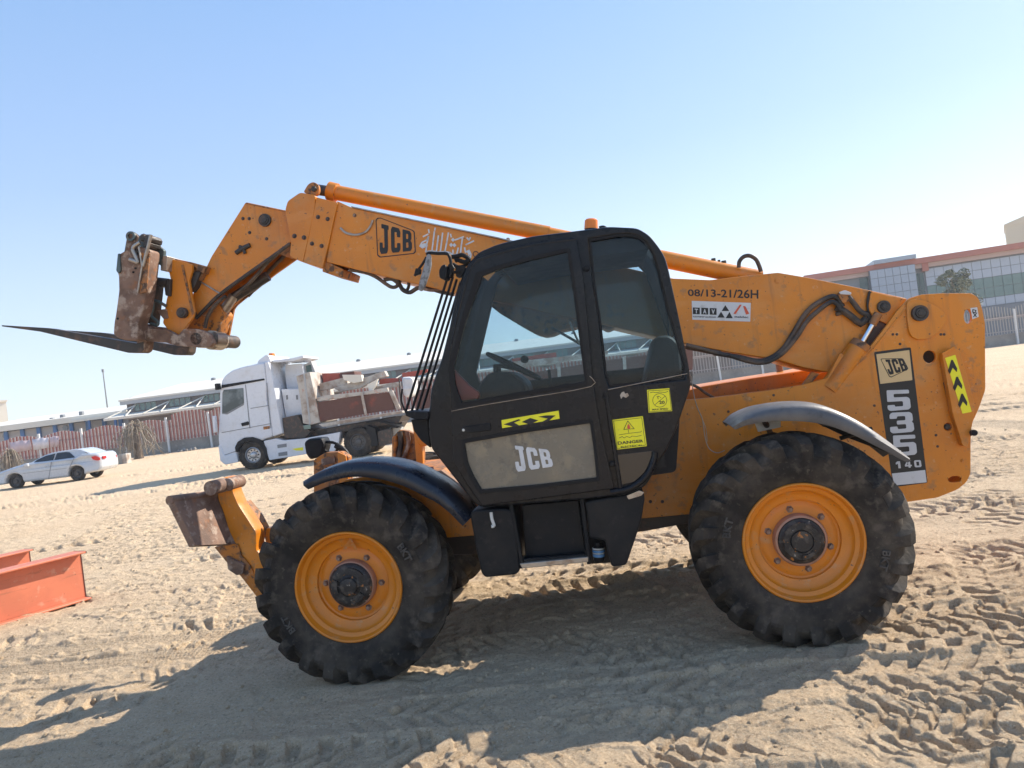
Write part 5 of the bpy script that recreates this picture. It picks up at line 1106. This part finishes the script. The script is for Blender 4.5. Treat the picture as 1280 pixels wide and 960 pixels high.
for c_ in ([(82, 408), (108, 408), (212, 350), (210, 362), (112, 418), (82, 414)], [(218, 240), (222, 240), (250, 500), (244, 500)], [(345, 230), (349, 230), (372, 500), (368, 500)], [(250, 380), (360, 362), (361, 366), (250, 384)], [(78, 524), (370, 470), (371, 474), (79, 528)], [(85, 660), (168, 632), (169, 636), (86, 664)]): tp('panel_gap', c_, .022, .0295, 'mullion', r=.002, bevel=.001)
tp('door_handle', [(194, 470), (235, 458), (244, 466), (240, 480), (200, 488)], .01, .03, 'plastic', r=.02, bevel=.005)
tp('side_marker', [(326, 490), (364, 485), (365, 502), (328, 508)], .02, .0295, 'orange_dirty', r=.004, bevel=.002)
tp('mirror', [(56, 236), (74, 232), (78, 268), (60, 274)], -.25, .03, 'plastic', r=.03, bevel=.02); tp('mirror', [(40, 425), (56, 425), (60, 520), (48, 525)], -.22, -.05, 'truckwhite', r=.02, bevel=.02)
tp('front_bumper', [(60, 600), (75, 600), (95, 660), (168, 650), (178, 700), (100, 716), (72, 692)], .0, TW, 'truckwhite', r=.04, bevel=.02)
tp('wheel_arch', [(160, 612), (175, 580), (215, 556), (265, 552), (318, 572), (345, 620), (352, 680), (340, 680), (325, 625), (300, 590), (262, 572), (220, 576), (190, 600), (175, 640), (164, 640)], -.01, .5, 'plastic', r=.02, bevel=.01)
tp('side_skirt', [(325, 575), (400, 560), (440, 572), (560, 562), (780, 522), (772, 590), (745, 640), (600, 650), (360, 690), (345, 640)], .05, .55, 'truckwhite', r=.03, bevel=.015)
for q_ in ([(408, 598), (463, 590), (464, 610), (410, 618)], [(414, 645), (467, 637), (468, 660), (416, 666)]): tp('skirt_vent', q_, .036, .05, 'mullion', r=.004, bevel=.003)
tp('skirt_marker', [(495, 622), (560, 612), (562, 632), (520, 632)], .04, .05, 'yellow', r=.004, bevel=.003)
tp('chassis_rail', [(380, 555), (440, 545), (1050, 440), (1130, 470), (1050, 600), (860, 560), (700, 575), (440, 590)], .7, 1.7, 'rustdark', r=.02)
tp('cab_back_equipment', [(430, 440), (520, 420), (560, 500), (600, 520), (560, 560), (440, 560)], .2, 2.2, 'rustdark', r=.02)
tp('roof_plate', [(362, 96), (485, 82), (545, 66), (548, 80), (490, 100), (365, 108)], .3, 2.1, 'truckwhite', r=.01)
MB().tube([FT.P(*zt3([(378, 78)])[0], .8), FT.P(*zt3([(378, 55)])[0], .8)], [.13, .10], 14).build('beacon', 'beacon', tk)
tp('rear_cabinet', [(398, 120), (500, 112), (530, 270), (545, 400), (432, 440), (415, 330), (400, 200)], 1.0, 2.3, 'truckwhite', r=.02)
tp('rear_tank', [(400, 270), (515, 262), (540, 440), (430, 455)], .55, .98, 'truckwhite', r=.03, bevel=.03)
for a in (430, 490): tp('tank_cap', [(a, 305), (a + 10, 303), (a + 12, 330), (a + 2, 332)], .53, .56, 'mullion', r=.005)
tp('crane_column', [(500, 120), (545, 95), (572, 165), (505, 178)], 1.2, 1.7, 'fascia', r=.01); tp('crane_window', [(515, 125), (545, 118), (552, 160), (520, 165)], 1.18, 1.2, 'darkgreenglass', r=.003)
road_wheel(tk, 0, .02, .52, .32, 'alloy')
WBt = FT.P(447, 549, 0).x
road_wheel(tk, 0, TW, .52, .32, flip=True); wr_ = road_wheel(tk, WBt, .0, .52, .30, 'darkalloy'); road_wheel(tk, WBt, .32, .52, .30, 'darkalloy'); road_wheel(tk, WBt, TW, .52, .62, flip=True)
# ---- flatbed with its own load
tl = empty('flatbed_trailer', FT.o + FT.ex * 3, -FT.a); tag(tl, 'flatbed with white headboard and dark mudguards behind the white truck cab', 'trailer')
def tq(name, pts, y0, y1, m, parent, r=.02, bevel=.008):
    me = flatmesh([rnd(FT.L(zt3(pts), 0), r, 3)], y0, y1, bevel); me.transform(Matrix.Translation((-3, 0, 0))); return link(name, me, parent, m)
tq('headboard', [(520, 190), (600, 166), (630, 300), (660, 465), (600, 480), (560, 470), (545, 330)], .05, 2.4, 'trailerwhite', tl)
tq('headboard_post', [(562, 175), (572, 172), (608, 470), (598, 478)], .03, .05, 'fascia', tl, .003)
tq('deck_edge', [(655, 476), (1150, 396), (1156, 408), (680, 492)], .0, 2.45, 'trailerwhite', tl)
tq('under_frame', [(690, 503), (1140, 428), (1120, 470), (820, 520), (690, 530)], .3, 2.1, 'rustdark', tl)
tq('mudguard', [(940, 470), (1000, 460), (1060, 475), (1120, 500), (1140, 490), (1060, 462), (1000, 450), (930, 462)], .0, .7, 'plastic', tl)
tq('mudflap', [(940, 480), (990, 500), (1010, 600), (970, 610), (940, 560)], .0, .6, 'plastic', tl); tq('tool_box', [(1000, 520), (1080, 500), (1090, 590), (1010, 610)], .1, .6, 'rustdark', tl)
tq('corner_light', [(565, 482), (608, 478), (610, 502), (570, 506)], -.02, -.001, 'greenglass', tl, .004)
tq('stake', [(902, 285), (918, 285), (945, 420), (930, 422)], -.04, -.002, 'trailerwhite', tl, .004); tq('rear_stake', [(1070, 280), (1092, 275), (1140, 385), (1115, 390)], .02, .2, 'trailerwhite', tl, .006); tq('rear_stake', [(1128, 200), (1134, 200), (1148, 392), (1142, 392)], .0, .06, 'rustdark', tl, .002)
tq('wheel_hub_box', [(1060, 500), (1130, 500), (1120, 540), (1070, 560)], .4, .9, 'fascia', tl)
def load(name, pts, y0, y1, m, label, cat, grp='steel scrap on the flatbed', parts=()):
    o = empty(name, FT.o + FT.ex * 3, -FT.a); tag(o, label, cat, grp); tq('body', pts, y0, y1, m, o, .008)
    for nm, p_, ya, yb, mm in parts: tq(nm, p_, ya, yb, mm, o, .004)
    return o
load('steel_box', [(645, 345), (905, 305), (1080, 285), (1102, 390), (945, 412), (660, 462), (648, 400)], .10, .9, 'brownsteel', 'long dark brown steel panel standing on the flatbed side', 'steel panel')
load('steel_beam', [(640, 318), (700, 304), (905, 284), (1060, 258), (1066, 282), (905, 304), (645, 340)], .06, .4, 'trailerwhite', 'dirty white steel beam lying on top of the brown panel', 'steel beam')
load('steel_beam', [(628, 235), (790, 195), (800, 235), (720, 262), (630, 278)], .6, 1.0, 'trailerwhite', 'short white beam tilted against the headboard of the flatbed', 'steel beam')
load('steel_beam', [(720, 262), (860, 215), (1025, 158), (1040, 190), (960, 215), (880, 262), (760, 285)], .5, .9, 'trailerwhite', 'long white beam rising to the rear of the load', 'steel beam')
load('steel_plate', [(780, 182), (895, 182), (902, 222), (850, 232), (790, 212)], .3, .6, 'roofcream', 'bright white folded plate in the middle of the load', 'steel plate')
load('steel_box', [(612, 172), (720, 170), (724, 205), (700, 222), (622, 236)], 1.2, 2.2, 'redsteel', 'bright red steel box behind the headboard', 'steel box'); load('steel_box', [(724, 168), (812, 158), (816, 182), (780, 186), (780, 204), (726, 206)], 1.2, 2.2, 'brownsteel', 'dark red steel box beside the bright red one', 'steel box')
load('steel_beam', [(990, 212), (1010, 205), (1130, 200), (1126, 222), (985, 240)], .7, 1.0, 'redsteel', 'red steel beam lying across the rear of the load', 'steel beam')
load('steel_plate', [(935, 240), (960, 228), (998, 206), (985, 250), (960, 282), (945, 282)], .2, .4, 'roofcream', 'twisted white strip hanging at the back of the load', 'steel plate')
load('steel_beam', [(950, 262), (1060, 232), (1128, 222), (1132, 250), (1060, 262), (990, 285), (950, 290)], .42, .68, 'trailerwhite', 'white beam under the red one at the rear of the flatbed', 'steel beam')
# white sack hanging behind
o = empty('bulk_bag', FT.o + FT.ex * 3, -FT.a); tq('bag', [(1132, 200), (1150, 194), (1188, 194), (1204, 210), (1206, 260), (1196, 310), (1160, 320), (1140, 300)], .4, 1.3, 'sack', o, .08, .10); tq('bag_fold', [(1140, 262), (1205, 255), (1206, 268), (1142, 276)], .37, .42, 'sack', o, .01); tag(o, 'bulging white woven bag at the rear end of the flatbed', 'bag')
# ---- second trailer with red and white steel, seen through the cab glass
FR = Frame((-.4, 33.5, 0), radians(2)); t2 = empty('loaded_trailer', FR.o, -FR.a); tag(t2, 'low trailer with brown side boards seen through the telehandler cab windows', 'trailer')
def t2p(name, pts, y0, y1, m, parent=t2, r=.02): return link(name, flatmesh([rnd(FR.L(pts, 0), r, 3)], y0, y1, .008), parent, m)
t2p('side_board', [(520, 488), (640, 470), (760, 450), (866, 436), (866, 462), (760, 478), (640, 496), (520, 512)], .0, .12, 'brownsteel'); t2p('deck', [(520, 514), (866, 464), (866, 476), (520, 526)], 0, 2.3, 'rustdark')
t2p('board_post', [(696, 452), (700, 451), (702, 488), (698, 489)], -.08, -.002, 'trailerwhite'); t2p('board_post', [(778, 446), (782, 445), (784, 478), (780, 479)], -.08, -.002, 'trailerwhite')
for a in (560, 600, 800, 840): q_ = FR.P(a, 520, 0); road_wheel(t2, q_.x, 0, .5, .3, 'darkalloy')
for nm, pts, m_, lb_ in (('steel_beam', [(640, 448), (695, 440), (697, 452), (640, 460)], 'redsteel', 'red steel beam seen through the cab door window'), ('steel_beam', [(632, 455), (640, 461), (700, 453), (760, 443), (760, 438), (700, 446), (640, 452)], 'trailerwhite', 'white steel beam below the red one seen through the cab window')):
    o = empty(nm, FR.o, -FR.a); t2p('body', pts, .3 if m_ == 'redsteel' else .05, .7 if m_ == 'redsteel' else .28, m_, o); tag(o, lb_, 'steel beam', 'beams on the second trailer')
# red strip bus/beam between trailer and cab
o = empty('red_beam', FR.o, -FR.a); t2p('body', [(500, 466), (532, 461), (532, 465), (516, 470), (500, 471)], .5, .9, 'redsteel', o); tag(o, 'red beam end seen between the flatbed bag and the cab guard bars', 'steel beam')
# ------------------------------------------------------------------ white saloon car
FCr = Frame((-23.45, 35.6, 0), radians(1)); car = empty('parked_car', FCr.o, -FCr.a); tag(car, 'white saloon car with dark windows parked in front of the fence at the left', 'car')
zcar = lambda pts: Z(0, 460, 6, pts)
CW = 1.80
def car_loft():
    # stations along x: (x px, sill, belt, roof or deck height px) taken on the near side plane
    lo = FCr.L(zcar([(-72, 870), (-66, 800), (-30, 790), (20, 772), (90, 746), (190, 718), (215, 712), (330, 700), (550, 672), (600, 646), (660, 642), (710, 640), (735, 652), (748, 690), (752, 745), (735, 774), (650, 792), (628, 800), (625, 760), (600, 738), (565, 733), (530, 745), (512, 780), (512, 818), (180, 858), (172, 850), (160, 812), (130, 794), (95, 792), (60, 806), (44, 840), (42, 872), (-20, 882)]), 0)
    return rnd(lo, .05, 3)
me = flatmesh([car_loft()], 0, CW, .09)
co = np.empty(len(me.vertices) * 3); me.vertices.foreach_get('co', co); co = co.reshape(-1, 3)
xm = (co[:, 0].min() + co[:, 0].max()) / 2; hl = (co[:, 0].max() - co[:, 0].min()) / 2
k_ = np.clip((np.abs(co[:, 0] - xm) / hl - .72) / .28, 0, 1) ** 2 * .16 + np.clip((co[:, 2] - .75) / .4, 0, 1) * .06
co[:, 1] = np.where(co[:, 1] < CW / 2, co[:, 1] + k_, co[:, 1] - k_); me.vertices.foreach_set('co', co.ravel()); me.update(); link('body', me, car, 'carwhite', 40)
gh = FCr.L(zcar([(200, 728), (225, 705), (300, 662), (350, 643), (400, 632), (480, 620), (555, 612), (590, 616), (630, 630), (660, 644), (600, 655), (560, 676), (330, 702)]), 0)
me = flatmesh([rnd(gh, .03, 3)], .06, CW - .06, .05); co = np.empty(len(me.vertices) * 3); me.vertices.foreach_get('co', co); co = co.reshape(-1, 3)
k_ = np.clip((co[:, 2] - .88) / .5, 0, 1) * .20; co[:, 1] = np.where(co[:, 1] < CW / 2, co[:, 1] + k_, co[:, 1] - k_); me.vertices.foreach_set('co', co.ravel()); me.update(); link('roof', me, car, 'carwhite', 40)
def side_glass(pts, name='side_window'):
    L = FCr.L(zcar(pts), 0); me = flatmesh([rnd(L, .02, 3)], 0, .012, .002); co = np.empty(len(me.vertices) * 3); me.vertices.foreach_get('co', co); co = co.reshape(-1, 3)
    co[:, 1] += .052 + np.clip((co[:, 2] - .88) / .5, 0, 1) * .20 - .012; me.vertices.foreach_set('co', co.ravel()); me.update(); link(name, me, car, 'darkglass', 30)
side_glass([(218, 730), (262, 690), (320, 662), (390, 644), (384, 706)]); side_glass([(392, 704), (402, 641), (470, 633), (500, 636), (552, 672)])
pts = [(548, 616), (610, 622), (690, 640), (640, 655), (590, 640)]; L = FCr.L(zcar(pts), 0)
mb = MB(); a_, b_ = Vector(FCr.L(zcar([(562, 615)]), 0)[0]), Vector(FCr.L(zcar([(650, 645)]), 0)[0]); mb.add([(a_.x, .32, a_.y + .012), (b_.x, .16, b_.y + .012), (b_.x, CW - .16, b_.y + .012), (a_.x, CW - .32, a_.y + .012), (a_.x, .32, a_.y - .02), (b_.x, .16, b_.y - .02), (b_.x, CW - .16, b_.y - .02), (a_.x, CW - .32, a_.y - .02)], [(0, 1, 2, 3), (7, 6, 5, 4), (0, 4, 5, 1), (1, 5, 6, 2), (2, 6, 7, 3), (3, 7, 4, 0)]); mb.build('rear_window', 'darkglass', car)
for y0_ in (.03, CW - .33):
    L = FCr.L(zcar([(682, 666), (712, 660), (746, 672), (749, 690), (724, 694), (694, 686)]), 0); link('tail_light', flatmesh([L], y0_ - .02, y0_ + .02, .004), car, 'taillight')
MB().box(b_.x + .55, b_.x + .62, .25, .5, b_.y - .32, b_.y - .2).build('tail_light', 'taillight', car)
for g_ in ([(382, 706), (388, 704), (368, 830), (362, 832)], [(552, 676), (556, 676), (520, 760), (514, 760)], [(170, 790), (500, 750), (500, 753), (170, 793)]):
    link('panel_gap', flatmesh([FCr.L(zcar(g_), 0)], -.001, .01, .0005), car, 'mullion', 0)
for a, b in ((345, 735), (520, 704)): q_ = FCr.P(*zcar([(a, b)])[0], 0); MB().cbox(q_.x - .1, q_.x + .08, -.02, .02, q_.z - .02, q_.z + .02, .008).build('door_handle', 'carwhite', car)
q_ = FCr.P(*zcar([(205, 728)])[0], 0); MB().cbox(q_.x - .1, q_.x + .1, -.16, .02, q_.z - .08, q_.z + .08, .03).build('door_mirror', 'carwhite', car)
for a in (105, 572):
    q_ = FCr.P(*zcar([(a, 790)])[0], 0); road_wheel(car, q_.x, .04, .335, .22, 'darkalloy', 9, .66); road_wheel(car, q_.x, CW - .04, .335, .22, flip=True)
# ------------------------------------------------------------------ red primed steel girders at the left
def girder(A, B, h, fl, label, name='steel_girder', tw=.02, side=1):
    A, B = Vector(A), Vector(B); d = (B - A); L_ = d.length; d.normalize(); ang = atan2(d.y, d.x); o = empty(name, A, ang); tag(o, label, 'steel girder', 'red steel girders on the sand')
    MB().box(0, L_, -tw / 2, tw / 2, tw + .002, h - tw - .002).build('web', 'girder', o); MB().cbox(0, L_, -fl / 2, fl / 2, h - tw, h, .004).build('flange', 'girder', o); MB().cbox(0, L_, -fl / 2, fl / 2, 0, tw, .004).build('flange', 'girder', o)
    MB().box(-.004, -.001, -fl / 2, fl / 2, 0.01, h).build('cut_end', 'girderedge', o) if False else None
    mb = MB(); mb.box(-.006, .001, -tw * .8, tw * .8, 0, h + .001); mb.box(-.006, .001, -fl / 2, fl / 2, h - tw - .003, h + .002); mb.box(-.006, .001, -fl / 2, fl / 2, -.002, tw + .003); mb.build('cut_end', 'girderedge', o); return o
E0 = ground_at(107, 748, 0); E1 = ground_at(0, 780, 0); dd = (E1 - E0).normalized()
girder(E0, E0 + dd * 5.0, .53, .26, 'large orange red steel girder lying on the sand at the left edge')
E2 = ground_at(39, 712, 0); E3 = ground_at(0, 722, 0)
girder(E2, E2 + dd * 5, .30, .26, 'smaller red steel girder half hidden behind the large one')
# ------------------------------------------------------------------ loose stones and clods in the sand
rs = random.Random(21); mb = MB()
for k in range(1500):
    r_ = 2.6 * math.exp(rs.random() * 1.9); th = rs.uniform(-.72, .72); x_, y_ = r_ * sin(th), r_ * cos(th); s_ = rs.uniform(.004, .013) * (1 + .25 * r_ ** .5) * (2.0 if rs.random() < .03 else 1)
    zz = float(height(np.array([x_]), np.array([y_]))[0]) if k < 0 else 0
    mb.loft([[(x_ + s_ * u * cos(t + k) * rs.uniform(.8, 1.2), y_ + s_ * u * sin(t + k), z_ * s_) for t in (0, 1.2, 2.5, 3.8, 5.0)] for u, z_ in ((.9, -.6), (1.05, .2), (.5, .8))])
V = np.array(mb.v); base_xy = V.reshape(-1, 15, 3)[:, :, :2].mean(1); hh = height(base_xy[:, 0].copy(), base_xy[:, 1].copy()); V[:, 2] += np.repeat(hh, 15); mb.v = [tuple(q) for q in V]
o = mb.build('sand_clods', 'sand', None, 60); tag(o, 'small clods and pebbles scattered on the sand', 'clods', None, 'stuff')

# ------------------------------------------------------------------ thin dusty air
hz_ = MB().box(-160, 160, -30, 210, -1.5, 30).build('haze', None, None, 0); hz_['kind'] = 'stuff'; hz_['label'] = 'thin pale dusty haze over the yard'
hm = bpy.data.materials.new('haze'); hm.use_nodes = True; hn = hm.node_tree.nodes; hn.remove(hn['Principled BSDF']); pv = hn.new('ShaderNodeVolumePrincipled'); pv.inputs['Color'].default_value = (.93, .95, 1, 1); pv.inputs['Density'].default_value = .0008; pv.inputs['Anisotropy'].default_value = .2
hm.node_tree.links.new(pv.outputs[0], hn['Material Output'].inputs['Volume']); hz_.data.materials.append(hm)
